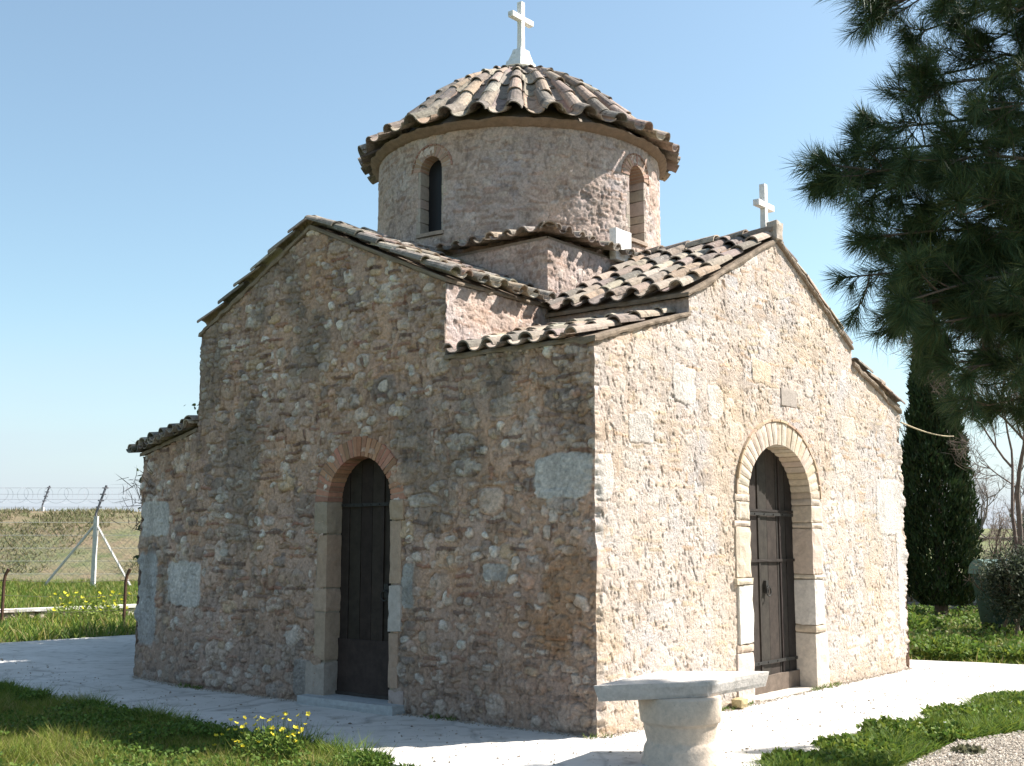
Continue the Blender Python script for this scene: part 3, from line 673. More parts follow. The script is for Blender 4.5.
# skirt roof round the drum
def skirt(mb):
    h = HB2 + .11
    for (ex, ey) in ((1, 0), (0, 1), (-1, 0), (0, -1)):
        E_ = np.array([ex, ey, 0.]); D_ = np.array([-ey, ex, 0.])     # D_ points inward for side whose outward is -D_
        O_ = np.array([CX, CY, ZB + .03]) - D_ * h
        def b1(a):
            hip = h - abs(a); circ = h - math.sqrt(max(0, RD ** 2 - a * a)) if abs(a) < RD else 9
            return min(hip, circ) * 1.03 + .04
        tiled(mb, O_, E_, D_ + np.array([0, 0, .28]), -h + .12, h - .12, lambda a: max(b1(a), .2), period=.25, r=.076, L=.4, expo=.3)
        c1 = np.array([CX, CY, ZB + .06]) - D_ * h + E_ * h
        inn = (D_ - E_) / math.sqrt(2) + np.array([0, 0, .2]); inn /= np.linalg.norm(inn)
        nn = np.cross(np.cross(inn, (0, 0, 1)), inn); nn /= np.linalg.norm(nn)
        tile(mb, c1 - inn * .0 + nn * .0, inn, nn, .40, .10, .08, True, lift=.02); tile(mb, c1 + inn * .30 + nn * .01, inn, nn, .40, .10, .08, True, lift=.02)
mb = MB(); h = HB2 - .02
for i in range(4):
    a = i * math.pi / 2; e = np.array([math.cos(a), math.sin(a)]); f = np.array([-e[1], e[0]])
    C2 = np.array([CX, CY]); o0 = C2 - f * h - e * h; o1 = C2 - f * h + e * h; i1 = C2 - f * 1.3 + e * 1.3; i0 = C2 - f * 1.3 - e * 1.3
    slab(mb, [(*o0, ZB + .04), (*o1, ZB + .04), (*i1, ZB + .24), (*i0, ZB + .24)], .035, c=(.30, .24, .19), seed=i)
rf = mb.build('roof', M['mortar'], chapel)
mb = MB(); skirt(mb); mb.build('roof_tiles', M['tile'], rf)
# dome
PR = np.array([(2.05, 6.66), (1.87, 6.75), (1.7, 6.88), (1.5, 7.12), (1.25, 7.38), (.95, 7.62), (.65, 7.80), (.35, 7.91), (.12, 7.95)])
seglen = np.r_[0, np.cumsum(np.hypot(*np.diff(PR, axis=0).T))]; LT = seglen[-1]
def pr(s_): return np.array([np.interp(s_, seglen, PR[:, 0]), np.interp(s_, seglen, PR[:, 1])])
mb = MB(); mb.lathe([(0.0, 7.95), (.12, 7.95)] + [(min(p[0], 1.96), p[1] - .02) for p in PR[::-1][1:]] + [(1.95, 6.655)], (CX, CY, -.0), 64, (.27, .23, .19))
dome = mb.build('dome', M['mortar'], chapel, smooth=True)
mb = MB(); mb.lathe([(2.00, 6.66), (1.995, 6.64), (1.97, 6.625), (1.94, 6.605), (1.915, 6.585), (1.86, 6.58)], (CX, CY, 0), 240, (.25, .18, .135)); co_ = mb.build('cornice', M['mortar'], chapel, smooth=True)
V_ = np.array([v.co for v in co_.data.vertices]); a_ = np.arctan2(V_[:, 1] - CY, V_[:, 0] - CX); q_ = fbm(a_ * 14, V_[:, 2] * 9, 7) * .05 + fbm(a_ * 40, V_[:, 2] * 20, 8) * .03
for v, k, a in zip(co_.data.vertices, q_, a_): v.co.x += k * math.cos(a); v.co.y += k * math.sin(a); v.co.z += k * .5
mb = MB(); NR = 29
for k in range(NR):
    for kind in (0, 1):
        th = 2 * math.pi * (k + .5 * kind) / NR + .06 + rng.normal(0, .012)
        s_ = -.06 + rng.normal(0, .02) + (0 if kind else -.03); row = 0
        while s_ < LT - .25:
            L = .46; sa_, sb_ = max(s_, 0), min(s_ + L, LT); pa, pb = pr(sa_), pr(sb_)
            if s_ < 0: d0 = pr(.1) - pr(0); d0 /= np.linalg.norm(d0); pa = pa + d0 * s_ * np.array([1, .3])
            er = np.array([math.cos(th), math.sin(th), 0])
            A = np.array([CX, CY, 0]) + er * pa[0] + np.array([0, 0, pa[1]]); B = np.array([CX, CY, 0]) + er * pb[0] + np.array([0, 0, pb[1]])
            ax = B - A; LL = np.linalg.norm(ax); ax /= LL; sdv = np.array([-er[1], er[0], 0]); nn = np.cross(ax, sdv); nn = nn if nn[2] > 0 else -nn
            per0 = 2 * math.pi * pa[0] / NR; per1 = 2 * math.pi * max(pb[0], .25) / NR
            r0_ = min(.28 * per0, .108); r1_ = min(.26 * per1, .10)
            if kind == 0: r0_ *= 1.05; r1_ *= 1.1
            tile(mb, A + nn * (.045 if kind else .06), ax, nn, LL, r0_, max(r1_, .02), bool(kind), lift=.025)
            s_ += .36 * rng.uniform(.92, 1.06)
mb.build('dome_tiles', M['tile'], dome)
# cap and crosses
mb = MB(); mb.lathe([(0, 8.10), (.2, 8.09), (.30, 8.06), (.33, 8.02), (.34, 7.94)], (CX, CY, 0), 24, (.28, .26, .2)); mb.build('dome_cap', M['mortar'], dome, smooth=True)
def cross(x, y, z, H, W, t, d, zc, name='cross', parent=None, base=None):
    mb = MB(); c = (.80, .78, .75)
    mb.box((x - d / 2, y - t / 2, z), (x + d / 2, y + t / 2, z + H), n=(2, 2, 10), c=c, noise=.004, rnd=.008)
    mb.box((x - d / 2 - .004, y - W / 2, z + zc - t / 2), (x + d / 2 + .004, y + W / 2, z + zc + t / 2), n=(2, 10, 2), c=c, noise=.004, rnd=.008)
    o = mb.build(name, M['marble'], chapel)
    if base:
        mb = MB()
        for (w0, w1, z0, z1) in base:
            mb.block(lambda P, w0=w0, w1=w1, z0=z0, z1=z1: np.stack([x + (P[:, 0] - .5) * (w0 + (w1 - w0) * P[:, 2]) * .75, y + (P[:, 1] - .5) * (w0 + (w1 - w0) * P[:, 2]), z0 + (z1 - z0) * P[:, 2]], 1), n=(4, 4, 3), c=c, noise=.01, rnd=.012, size=(w0, w0, z1 - z0))
        mb.build('cross_base', M['marble'], o)
cross(CX, CY + .05, 8.36, .74, .48, .078, .08, .49, base=[(.44, .34, 8.06, 8.22), (.31, .20, 8.215, 8.40)])
cross(-.12, YAP - .03, 5.06, .68, .40, .072, .07, .42)
mb = MB(); mb.box((-.08, YAP - .10, HR + .0), (.07, YAP + .10, HR + .24), n=(3, 4, 4), c=(.42, .36, .30), noise=.02, rnd=.03); mb.build('ridge_stone', M['surround'], chapel)
mb = MB(); mb.box((-1.80, 2.94, 4.96), (-1.70, 3.29, 5.36), n=(3, 4, 5), c=(.78, .76, .73), noise=.006, rnd=.014); mb.build('white_box', M['marble'], chapel)  # plain white box standing beside the drum

# ------------------------------------------------------------------ ground
def world_at(lat, dep, z=0.):
    y = R(YAW); return np.array([CAM[0] + math.cos(y) * dep + math.sin(y) * lat, CAM[1] + math.sin(y) * dep - math.cos(y) * lat, z])
def sheet(name, poly, z, m, th=0, jag=0, seed=5, step=.12):
    poly = np.array(poly, float); pts = []
    for i in range(len(poly)):
        a, b = poly[i], poly[(i + 1) % len(poly)]; n = max(1, int(np.linalg.norm(b - a) / step)) if jag else 1
        for k in range(n): pts.append(a + (b - a) * k / n)
    pts = np.array(pts)
    if jag:
        pts[:, 0] += jag * fbm(pts[:, 0] * 2.2, pts[:, 1] * 2.2, seed) * 2; pts[:, 1] += jag * fbm(pts[:, 0] * 2.2 + 9, pts[:, 1] * 2.2, seed + 3) * 2
    me = bpy.data.meshes.new(name); import bmesh
    bm = bmesh.new(); vs = [bm.verts.new((p[0], p[1], z)) for p in pts]; f = bm.faces.new(vs)
    if f.normal.z < 0: bmesh.ops.reverse_faces(bm, faces=[f])
    if th:
        r = bmesh.ops.extrude_face_region(bm, geom=[f]);
        for g in r['geom']:
            if isinstance(g, bmesh.types.BMVert): g.co.z -= 0
        for v_ in vs: v_.co.z -= th
    bmesh.ops.recalc_face_normals(bm, faces=bm.faces)
    bm.to_mesh(me); bm.free(); me.materials.append(m)
    o = bpy.data.objects.new(name, me); col.objects.link(o); return tag(o, kind='structure')
G_GRASS = ground_mat('lawn_soil', (.07, .085, .025), (.11, .12, .04), (.15, .12, .07), .8, 6, bscale=30, bdist=.04)
G_PAVE = ground_mat('paving_concrete', (.50, .475, .44), (.60, .57, .535), (.36, .335, .30), .9, 4.5, bump=.45, bscale=18, bdist=.02, rough=.85, joints=.75)
G_GRAV = ground_mat('gravel_ground', (.42, .36, .30), (.52, .46, .40), (.30, .25, .20), 9, 30, bscale=70, bdist=.03)
G_BANK = ground_mat('bank_earth', (.16, .16, .085), (.22, .155, .105), (.10, .12, .05), .25, .7, bscale=4, bdist=.3)
g = sheet('ground', [(-1500, -1500), (1500, -1500), (1500, 1500), (-1500, 1500)], -.05, G_GRASS)
PAVE = [(1.7, -1.95), (1.68, .3), (1.72, 2.3), (1.86, 5.68), (2.1, 8.9), (-.4, 8.35), (-7, 9.0), (-12.9, 6.5), (-13.05, 4.1), (-13.2, 1.7), (-13.6, -.9), (-10, -1.25), (-7.07, -1.40), (-4.3, -1.66), (-2.46, -1.76), (-.5, -1.9), (.6, -2.1)]
sheet('paving', PAVE, 0, G_PAVE, th=.08, jag=.05)
sheet('gravel_path', [(2.35, -4), (2.42, -1), (2.50, .4), (2.42, 1.8), (2.68, 2.7), (3.2, 5.0), (4.4, 8), (9, 12), (12, 6), (9, -4)], -.02, G_GRAV, jag=.08)

# embankment across the left background
def strip_surface(name, A, B, prof, m, n=120, jitter=.3, seed=1):
    A = np.array(A, float); B = np.array(B, float); d = B - A; L = np.linalg.norm(d); d /= L; nrm = np.array([-d[1], d[0]])
    V = []; m_ = len(prof)
    for i in range(n + 1):
        t = i / n; p = A + d * L * t
        for k, (off, z) in enumerate(prof):
            q = p + nrm * off; jz = jitter * float(fbm(np.array([t * n * .12]), np.array([k * .9]), seed)[0]) if z > .05 else 0
            V.append((q[0], q[1], z + jz))
    idx = np.arange((n + 1) * m_).reshape(n + 1, m_)
    Q = np.stack([idx[:-1, :-1], idx[1:, :-1], idx[1:, 1:], idx[:-1, 1:]], -1).reshape(-1, 4)
    o = mesh_np(name, V, Q, None, (.2, .17, .1), m, smooth=True); return tag(o, kind='structure')
b0 = world_at(-75, 50)[:2]; b1 = world_at(-5, 52)[:2]
prof = [(off, z) for off, z in [(-1, -.06), (1, .35), (4, 1.25), (8, 2.6), (11, 3.25), (14, 3.45), (30, 3.4), (60, 3.0)]]
strip_surface('embankment', b1, b0, [(-o_, z) for o_, z in prof], G_BANK, jitter=.35)
# rising far field on the right
f0 = world_at(8, 60)[:2]; f1 = world_at(60, 50)[:2]
strip_surface('far_field', f1, f0, [(1, -.06), (-10, .3), (-40, 1.8), (-90, 3.6), (-200, 5)], ground_mat('field_green', (.13, .15, .06), (.17, .18, .08), (.17, .15, .10), .05, .4, bscale=2, bdist=.2), n=40, jitter=.4)

# ------------------------------------------------------------------ blades and leaves
def blades(P, D, L, W, bend, C, rg=rng, face=None):
    """P base (n,3), D direction unit (n,3), L lengths, W widths; returns V,Q,T,C"""
    n = len(P); rv = rg.normal(size=(n, 3)); S = np.cross(D, rv) if face is None else face
    S /= np.linalg.norm(S, axis=1, keepdims=True) + 1e-9
    L = np.broadcast_to(L, (n,))[:, None]; W = np.broadcast_to(W, (n,))[:, None]; b = np.broadcast_to(bend, (n,))[:, None]
    bd = rg.normal(size=(n, 3)) * np.array([1, 1, .2]); bd /= np.linalg.norm(bd, axis=1, keepdims=True)
    m = P + D * L * .5 + bd * L * b * .3; t = P + D * L * .95 + bd * L * b
    V = np.stack([P - S * W * .4, P + S * W * .4, m + S * W * .5, m - S * W * .5, t], 1).reshape(-1, 3)
    k = np.arange(n)[:, None] * 5
    return V, k + np.array([[0, 1, 2, 3]]), k + np.array([[3, 2, 4]]), np.repeat(C, 5, 0)
def pal(n, cols, v=.2):
    c = np.array(cols)[rng.integers(len(cols), size=n)]; return np.clip(c * (1 + rng.uniform(-v, v, (n, 1))), .005, .9)
GR = [(.15, .20, .03), (.19, .23, .035), (.12, .17, .028), (.25, .25, .05), (.32, .27, .11)]
GD = [(.09, .155, .028), (.12, .195, .033), (.15, .21, .045), (.07, .125, .024)]
def grass_patch(name, sampler, n, h, wd, cols, spread=.45, z=-.05, bend=.5, clump=None):
    xy = sampler(n); n = len(xy)
    hh = h * rng.uniform(.45, 1.1, n) * (.65 + 1.3 * (vn(xy[:, 0] * 2.5, xy[:, 1] * 2.5, 5)) ** 1.5)
    P = np.c_[xy, np.full(n, z)]; D = np.c_[rng.normal(0, spread, (n, 2)), np.ones(n)]; D /= np.linalg.norm(D, axis=1, keepdims=True)
    V, Q, T, C = blades(P, D, hh, wd * rng.uniform(.7, 1.3, n), bend, pal(n, cols))
    o = mesh_np(name, V, Q, T, C, M['leaf']); return tag(o, None, None, kind='stuff')
def poly_sampler(poly, hole=None):
    poly = np.array(poly, float)
    def inside(pg, x, y):
        r = np.zeros(len(x), bool); j = len(pg) - 1
        for i in range(len(pg)):
            c = ((pg[i][1] > y) != (pg[j][1] > y)) & (x < (pg[j][0] - pg[i][0]) * (y - pg[i][1]) / (pg[j][1] - pg[i][1] + 1e-12) + pg[i][0]); r ^= c; j = i
        return r
    def f(n):
        lo = poly.min(0); hi = poly.max(0); out = []
        tot = 0
        while tot < n:
            p = rng.uniform(lo, hi, (n, 2)); k = inside(poly, p[:, 0], p[:, 1])
            if hole is not None: k &= ~inside(hole, p[:, 0], p[:, 1])
            out.append(p[k]); tot += k.sum()
        return np.concatenate(out)[:n]
    return f
pv = [tuple(p) for p in PAVE]
tag(grass_patch('grass', poly_sampler([(-9.5, -1.05), (-7.0, -1.32), (-4.3, -1.57), (-2.4, -1.68), (-.9, -1.86), (-.35, -2.3), (-.2, -4.2), (-9.5, -5)]), 130000, .12, .0045, GR, .5),
    'short green lawn in front of the shaded wall', 'grass')
tag(grass_patch('grass', poly_sampler([(-14.2, -3), (-13.3, 1.8), (-13.0, 4.2), (-13, 7), (-16, 14), (-32, 30), (-52, 12), (-40, -6)]), 120000, .22, .022, GR + GD, .4, bend=.4),
    'tall green grass beyond the paving towards the embankment', 'grass')
tag(grass_patch('grass', poly_sampler([(1.5, 8.7), (-.4, 8.45), (-7, 9.2), (-12, 16), (-12, 34), (6, 30), (8, 14)]), 130000, .10, .016, GR + GD[:2], .4, bend=.4),
    'green grass behind the chapel on the right', 'grass')
tag(grass_patch('grass', poly_sampler([(1.73, -.9), (1.70, .3), (1.74, 2.3), (1.88, 5.68), (2.1, 8.9), (3.6, 7.2), (3.0, 5.0), (2.60, 2.6), (2.32, 1.8), (2.35, .3), (2.2, -.9)]), 60000, .11, .007, GD + GR[:2], .7, bend=.7),
    'green verge between the paving and the gravel', 'grass')
def cover(name, sampler, n, cols, label, L=.03, W=.024, h=.05):
    xy = sampler(n * 3); k = vn(xy[:, 0] * 1.7, xy[:, 1] * 1.7, 31) + .4 * vn(xy[:, 0] * 6, xy[:, 1] * 6, 32) > .72; xy = xy[k][:n]; n = len(xy)
    P = np.c_[xy, -.05 + h * rng.uniform(.4, 1.6, n)]; D = np.c_[rng.normal(0, 1, (n, 2)), rng.uniform(.1, .9, n)]; D /= np.linalg.norm(D, axis=1, keepdims=True)
    V, Q, T, C = blades(P, D, L * rng.uniform(.6, 1.3, n), W * rng.uniform(.7, 1.2, n), .2, pal(n, cols)); return tag(mesh_np(name, V, Q, T, C, M['leaf']), label, 'ground cover', kind='stuff')
cover('clover', poly_sampler([(-9.5, -1.15), (-7.0, -1.38), (-4.3, -1.6), (-2.4, -1.72), (-.6, -1.9), (-.3, -4.2), (-9.5, -5)]), 26000, GD, 'broad leaved clover patches mixed into the front lawn', h=.07)
cover('clover', poly_sampler([(1.5, 8.8), (-.4, 8.5), (-7, 9.3), (-12, 16), (-12, 30), (6, 26), (8, 14)]), 26000, GD + [(.2, .2, .08)], 'broad leaved weeds mixed into the grass behind the chapel', L=.08, W=.05, h=.12)
e_ = rng.uniform(0, 1, 9000); ed = np.array([(-9, -1.2), (-7.07, -1.40), (-4.3, -1.66), (-2.46, -1.76), (-.5, -1.9)]); sx = ed[0, 0] + e_ * 8.4; sy = np.interp(sx, ed[:, 0], ed[:, 1]) - np.abs(rng.normal(0, .10, 9000)) + .02
hh_ = .17 * rng.uniform(.4, 1.1, 9000) * (.3 + 1.2 * vn(sx * 3.1, sx * 0, 44)); P_ = np.c_[sx, sy, np.full(9000, -.05)]; D_ = np.c_[rng.normal(0, .45, (9000, 2)), np.ones(9000)]; D_ /= np.linalg.norm(D_, axis=1, keepdims=True)
V, Q, T, C = blades(P_, D_, hh_, .006, .5, pal(9000, GD + GR[:2])); tag(mesh_np('edge_grass', V, Q, T, C, M['leaf']), 'taller grass fringe along the edge of the shaded paving', 'grass', kind='stuff')
# dry tufts on the bank
def bank_pts(n):
    t = rng.random(n); offs = rng.uniform(1, 16, n); A = np.array(b1); B = np.array(b0); d = (B - A); L = np.linalg.norm(d); d /= L; nr = np.array([-d[1], d[0]])
    p = A + d * (t * L)[:, None] - nr * offs[:, None]; z = np.interp(offs, [o_ for o_, _ in prof], [z for _, z in prof]); return np.c_[p, z - .1]
P = bank_pts(90000); k = vn(P[:, 0] * .35, P[:, 1] * .35, 8) + .35 * vn(P[:, 0] * 1.5, P[:, 1] * 1.5, 9) > .50; P = P[k]; n = len(P)
D = np.c_[rng.normal(0, .6, (n, 2)), np.ones(n)]; D /= np.linalg.norm(D, axis=1, keepdims=True)
V, Q, T, C = blades(P, D, rng.uniform(.15, .5, n), .05, .4, pal(n, [(.15, .16, .06), (.22, .19, .11), (.11, .12, .05), (.28, .23, .15)]))
tag(mesh_np('scrub_grass', V, Q, T, C, M['leaf']), 'dry scrubby grass tufts on the embankment', 'grass', kind='stuff')

# leafy weeds at the paving edges
def weed(name, x, y, r, h, n, cols, label, cat='weed', flowers=0, fcol=(.75, .6, .03), leafL=.035, leafW=.02, group=None, z=-.03, fsize=.02):
    e = empty(name, (x, y, z))
    a = rng.uniform(0, 2 * np.pi, n); q = np.sqrt(rng.random(n)) * r; hz = rng.random(n) ** .7 * h * (1 - .5 * (q / r) ** 2)
    P = np.c_[q * np.cos(a), q * np.sin(a), hz]; D = rng.normal(size=(n, 3)) + np.c_[P[:, :2] / r * .8, np.full(n, .5)]; D /= np.linalg.norm(D, axis=1, keepdims=True)
    V, Q, T, C = blades(P, D, leafL * rng.uniform(.6, 1.3, n), leafW * rng.uniform(.7, 1.2, n), .2, pal(n, cols))
    mesh_np('leaves', V, Q, T, C, M['leaf'], e)
    ns = max(6, n // 25) if n > 60 else 0; st = MB()
    for i in range(ns):
        j = rng.integers(n); st.tube([(P[j, 0] * .5, P[j, 1] * .5, 0), (P[j, 0] * .8, P[j, 1] * .8, P[j, 2] * .6), tuple(P[j])], .0025, 4, (.10, .15, .05))
    for i in range(flowers):
        a_ = rng.uniform(0, 6.28); q_ = math.sqrt(rng.random()) * r * 1.1; hh = h * rng.uniform(.55, 1.35)
        t_ = np.array([q_ * math.cos(a_), q_ * math.sin(a_), hh]); sk = MB(); sk.tube([(t_[0] * .6, t_[1] * .6, 0), (t_[0] * .85, t_[1] * .85, hh * .6), tuple(t_)], .0018, 4, (.12, .16, .05)); sk = sk.build('stem', M['leaf'], e)
        fb = MB(); m_ = 6; rv = rng.normal(0, .5, 2); up = np.array([rv[0], rv[1], 1.]); up /= np.linalg.norm(up)
        s1 = np.cross(up, (1, .2, 0)); s1 /= np.linalg.norm(s1); s2 = np.cross(up, s1)
        for p_ in range(5):
            b_ = p_ * 2 * math.pi / 5; d_ = s1 * math.cos(b_) + s2 * math.sin(b_); w_ = np.cross(up, d_); f_ = fsize * rng.uniform(.8, 1.2)
            fb.add([t_, t_ + d_ * f_ * .6 + w_ * f_ * .35 + up * f_ * .3, t_ + d_ * f_ + up * f_ * .45, t_ + d_ * f_ * .6 - w_ * f_ * .35 + up * f_ * .3], [(0, 1, 2, 3)], None, fcol)
        fb.build('flower', M['leaf'], sk)
    if ns: st.build('stems', M['leaf'], e)
    return tag(e, label, cat, group)
YF = (.80, .66, .05)
weed('flowering_weed', -1.38, -2.36, .28, .27, 800, GD + GR[:1], 'largest yellow flowering clump at the edge of the shaded paving', 'flowers', 48, YF, group='yellow flowers on the lawn', fsize=.021)
weed('flowering_weed', -1.80, -2.34, .16, .20, 260, GD, 'smaller yellow flowering clump just left of the largest flower clump', 'flowers', 9, YF, group='yellow flowers on the lawn', fsize=.021)
for (x, y, n_, lab) in ((-2.75, -2.62, 2, 'pair of yellow flowers in the shaded lawn left of the flowering clumps'), (-2.0, -2.35, 2, 'lone yellow flower pair on tall stalks in the shade near the clumps'), (-3.3, -2.75, 2, 'leftmost yellow flowers at the lawn shadow edge')):
    weed('flowering_weed', x, y, .07, .11, 25, GD, lab, 'flowers', n_, YF, group='yellow flowers on the lawn')
weed('leafy_weed', -.72, -2.02, .22, .10, 900, GD, 'low green leafy weed right of the yellow flowers at the paving edge', leafL=.045, leafW=.014, group='leafy weeds along the paving edge')
weed('leafy_weed', -.25, -2.08, .13, .06, 400, GD, 'small green tuft on the sunlit paving edge right of the flower clump', leafL=.04, leafW=.012, group='leafy weeds along the paving edge')
WL = ['nearest bushy green weed at the bottom of the right verge', 'rounded leafy weed rising onto the pale paving', 'dense leafy weed with tiny white flowers in the right verge',
      'spreading green weed midway along the right verge', 'low weed in the right verge beside the gravel', 'far leafy weed at the right end of the verge', 'broad weed by the right picture edge on the verge', 'grey green sprig alone on the gravel']
for i, (x, y, r_, h_, n_, fl) in enumerate(((1.76, -.05, .20, .13, 900, 0), (1.88, .95, .34, .13, 1500, 0), (2.12, 2.0, .34, .16, 1500, 8), (1.86, 1.65, .24, .22, 1100, 0), (2.05, .35, .34, .09, 1100, 0), (2.05, 3.3, .45, .14, 1800, 6), (2.2, 4.5, .5, .16, 2000, 0), (2.62, 1.35, .12, .06, 250, 0))):
    weed('leafy_weed', x, y, r_, h_ * .8, int(n_ * .8), GD + GR[:3] if i < 7 else [(.14, .14, .08)], WL[i], flowers=fl, fcol=(.7, .72, .7), leafL=.045, leafW=.03, group='leafy weeds along the paving edge', fsize=.013)
xb, yb = -16.9, 5.9
weed('flowering_weed', -17.6, 6.0, .8, .45, 900, [(.2, .25, .05), (.12, .17, .03)], 'sprawling yellow flowering bush by the low kerb wall far left', 'flowers', 38, (.75, .68, .05), leafL=.09, leafW=.03, group='yellow flowers by the low wall', fsize=.05)
for i, (x, y, r_, h_) in enumerate(((-.1, 9.2, .5, .3), (-1.2, 9.6, .55, .28), (.9, 9.5, .5, .22), (-2.6, 14.0, .7, .35))):
    weed('leafy_weed', x, y, r_, h_, 1500, GD + GR[:2], ['bushy weed against the right end of the sunlit wall', 'leafy weed just behind the right end of the paving', 'low weed at the far paving edge near the right picture edge', 'weed clump at the foot of the cypress'][i], leafL=.08, leafW=.035, group='weeds behind the paving')
# pebbles on the gravel
def pebbles(name, sampler, n, r, cols, label, z=-.012):
    xy = sampler(n); n = len(xy); oct_ = np.array([(1, 0, 0), (0, 1, 0), (-1, 0, 0), (0, -1, 0), (0, 0, 1), (0, 0, -1.)]); T0 = np.array([(0, 1, 4), (1, 2, 4), (2, 3, 4), (3, 0, 4), (1, 0, 5), (2, 1, 5), (3, 2, 5), (0, 3, 5)])
    sc = r * rng.lognormal(0, .45, (n, 1)) * rng.uniform(.6, 1.3, (n, 3)) * np.array([1, 1, .6]); a = rng.uniform(0, 6.3, n)
    V = oct_[None] * sc[:, None, :]; ca, sa = np.cos(a)[:, None], np.sin(a)[:, None]
    V = np.stack([V[..., 0] * ca - V[..., 1] * sa, V[..., 0] * sa + V[..., 1] * ca, V[..., 2]], -1) + np.c_[xy, np.full(n, z)][:, None, :]
    T = T0[None] + np.arange(n)[:, None, None] * 6
    return tag(mesh_np(name, V.reshape(-1, 3), None, T.reshape(-1, 3), np.repeat(pal(n, cols), 6, 0), M['stone']), label, 'gravel', kind='stuff')
pebbles('gravel', poly_sampler([(2.3, -.6), (2.45, .4), (2.38, 1.8), (2.65, 2.7), (3.0, 4.2), (4.6, 4.2), (3.6, -.6)]), 30000, .008, [(.52, .46, .38), (.42, .36, .29), (.60, .54, .46), (.32, .27, .22)], 'loose pale gravel beside the green verge')

def foot(n):
    t = rng.random(n); a = rng.random(n) < .5; off = np.abs(rng.normal(0, .05, n)) + .005
    x = np.where(a, -7.1 * t, off); y = np.where(a, -off, 7.2 * t); x = np.where(a & (x < XA2), x - .0, x); y = np.where(a & (x < XA2), (x - XA2) * -.18 - off, y)
    return np.c_[x, y]
pebbles('grit', foot, 5000, .006, [(.36, .30, .24), (.26, .21, .16), (.45, .38, .31)], 'fine grit and crumbled mortar along the foot of the walls', z=.004)
xy = foot(700); k = vn(xy[:, 0] * 2.3, xy[:, 1] * 2.3, 61) > .62; xy = np.repeat(xy[k], 5, 0) + rng.normal(0, .012, (k.sum() * 5, 2)); n = len(xy)
P = np.c_[xy, np.full(n, .0)]; D = np.c_[rng.normal(0, .6, (n, 2)), np.ones(n)]; D /= np.linalg.norm(D, axis=1, keepdims=True)
V, Q, T, C = blades(P, D, rng.uniform(.02, .07, n), .006, .4, pal(n, GD + [(.22, .19, .09)])); tag(mesh_np('wall_foot_weeds', V, Q, T, C, M['leaf']), 'tiny weeds sprouting where the chapel walls meet the paving', 'weeds', kind='stuff')
sc_ = poly_sampler([(1.6, -1.7), (1.7, 5.6), (1.9, 8.6), (.2, 8.0), (.2, -.4), (-6, -.4), (-12, 1), (-12, -1), (-6.8, -1.3), (-.5, -1.75)])
pebbles('scattered_grit', sc_, 1600, .006, [(.30, .25, .2), (.2, .17, .13), (.4, .34, .27)], 'scattered crumbs of soil and stone on the pale paving', z=.004)
# ------------------------------------------------------------------ marble bench / table
be = empty('stone_table', (1.02, -.42, 0)); tag(be, 'low white marble table of a rough slab on a carved round pedestal', 'table')
mb = MB(); TP4 = np.array([(.60, -.93), (1.16, -.13), (1.17, .86), (.42, .30)]); SC = .955; TP4 = CAM[:2] + (TP4 - CAM[:2]) * SC
def slabF(P):
    a, b = P[:, :1], P[:, 1:2]; q = TP4
    xy = q[0] * (1 - a) * (1 - b) + q[1] * a * (1 - b) + q[2] * a * b + q[3] * (1 - a) * b
    c0 = q.mean(0); xy = c0 + (xy - c0) * (1 - .05 * (1 - P[:, 2:3]))
    return np.c_[xy, .485 + .115 * P[:, 2]]
mb.block(slabF, n=(36, 36, 4), c=(.52, .48, .44), noise=.006, rnd=.012, size=(1, 1, .12), freq=18)
parent_keep(mb.build('table_slab', M['marble']), be)
mb = MB(); pc = (CAM[0] + (.90 - CAM[0]) * SC, CAM[1] + (-.17 - CAM[1]) * SC, 0)
mb.lathe([(0, .485), (.285, .485), (.295, .475), (.292, .36), (.288, .31), (.283, .30), (.268, .29), (.262, .27), (.258, .24), (.250, .20), (.243, .165), (.247, .15), (.262, .13), (.272, .10), (.275, .05), (.285, .035), (.29, -.01)], pc, 72, (.60, .49, .39), sq=.35)
o = mb.build('pedestal', M['marble']); parent_keep(o, be)
co = np.array([v.co for v in o.data.vertices]); nn = n3(co, 9, 5)
for v, k in zip(o.data.vertices, nn): v.co.x += .008 * k; v.co.y += .008 * k
o.data.polygons.foreach_set('use_smooth', [True] * len(o.data.polygons))
mb = MB(); mb.box((.02, 2.26, 0), (.16, 2.42, .10), n=(4, 4, 4), c=(.45, .36, .2), noise=.02, rnd=.03)
tag(mb.build('stone_block', M['stone']), 'small yellowish stone block lying at the foot of the sunlit wall beside the door', 'stone')

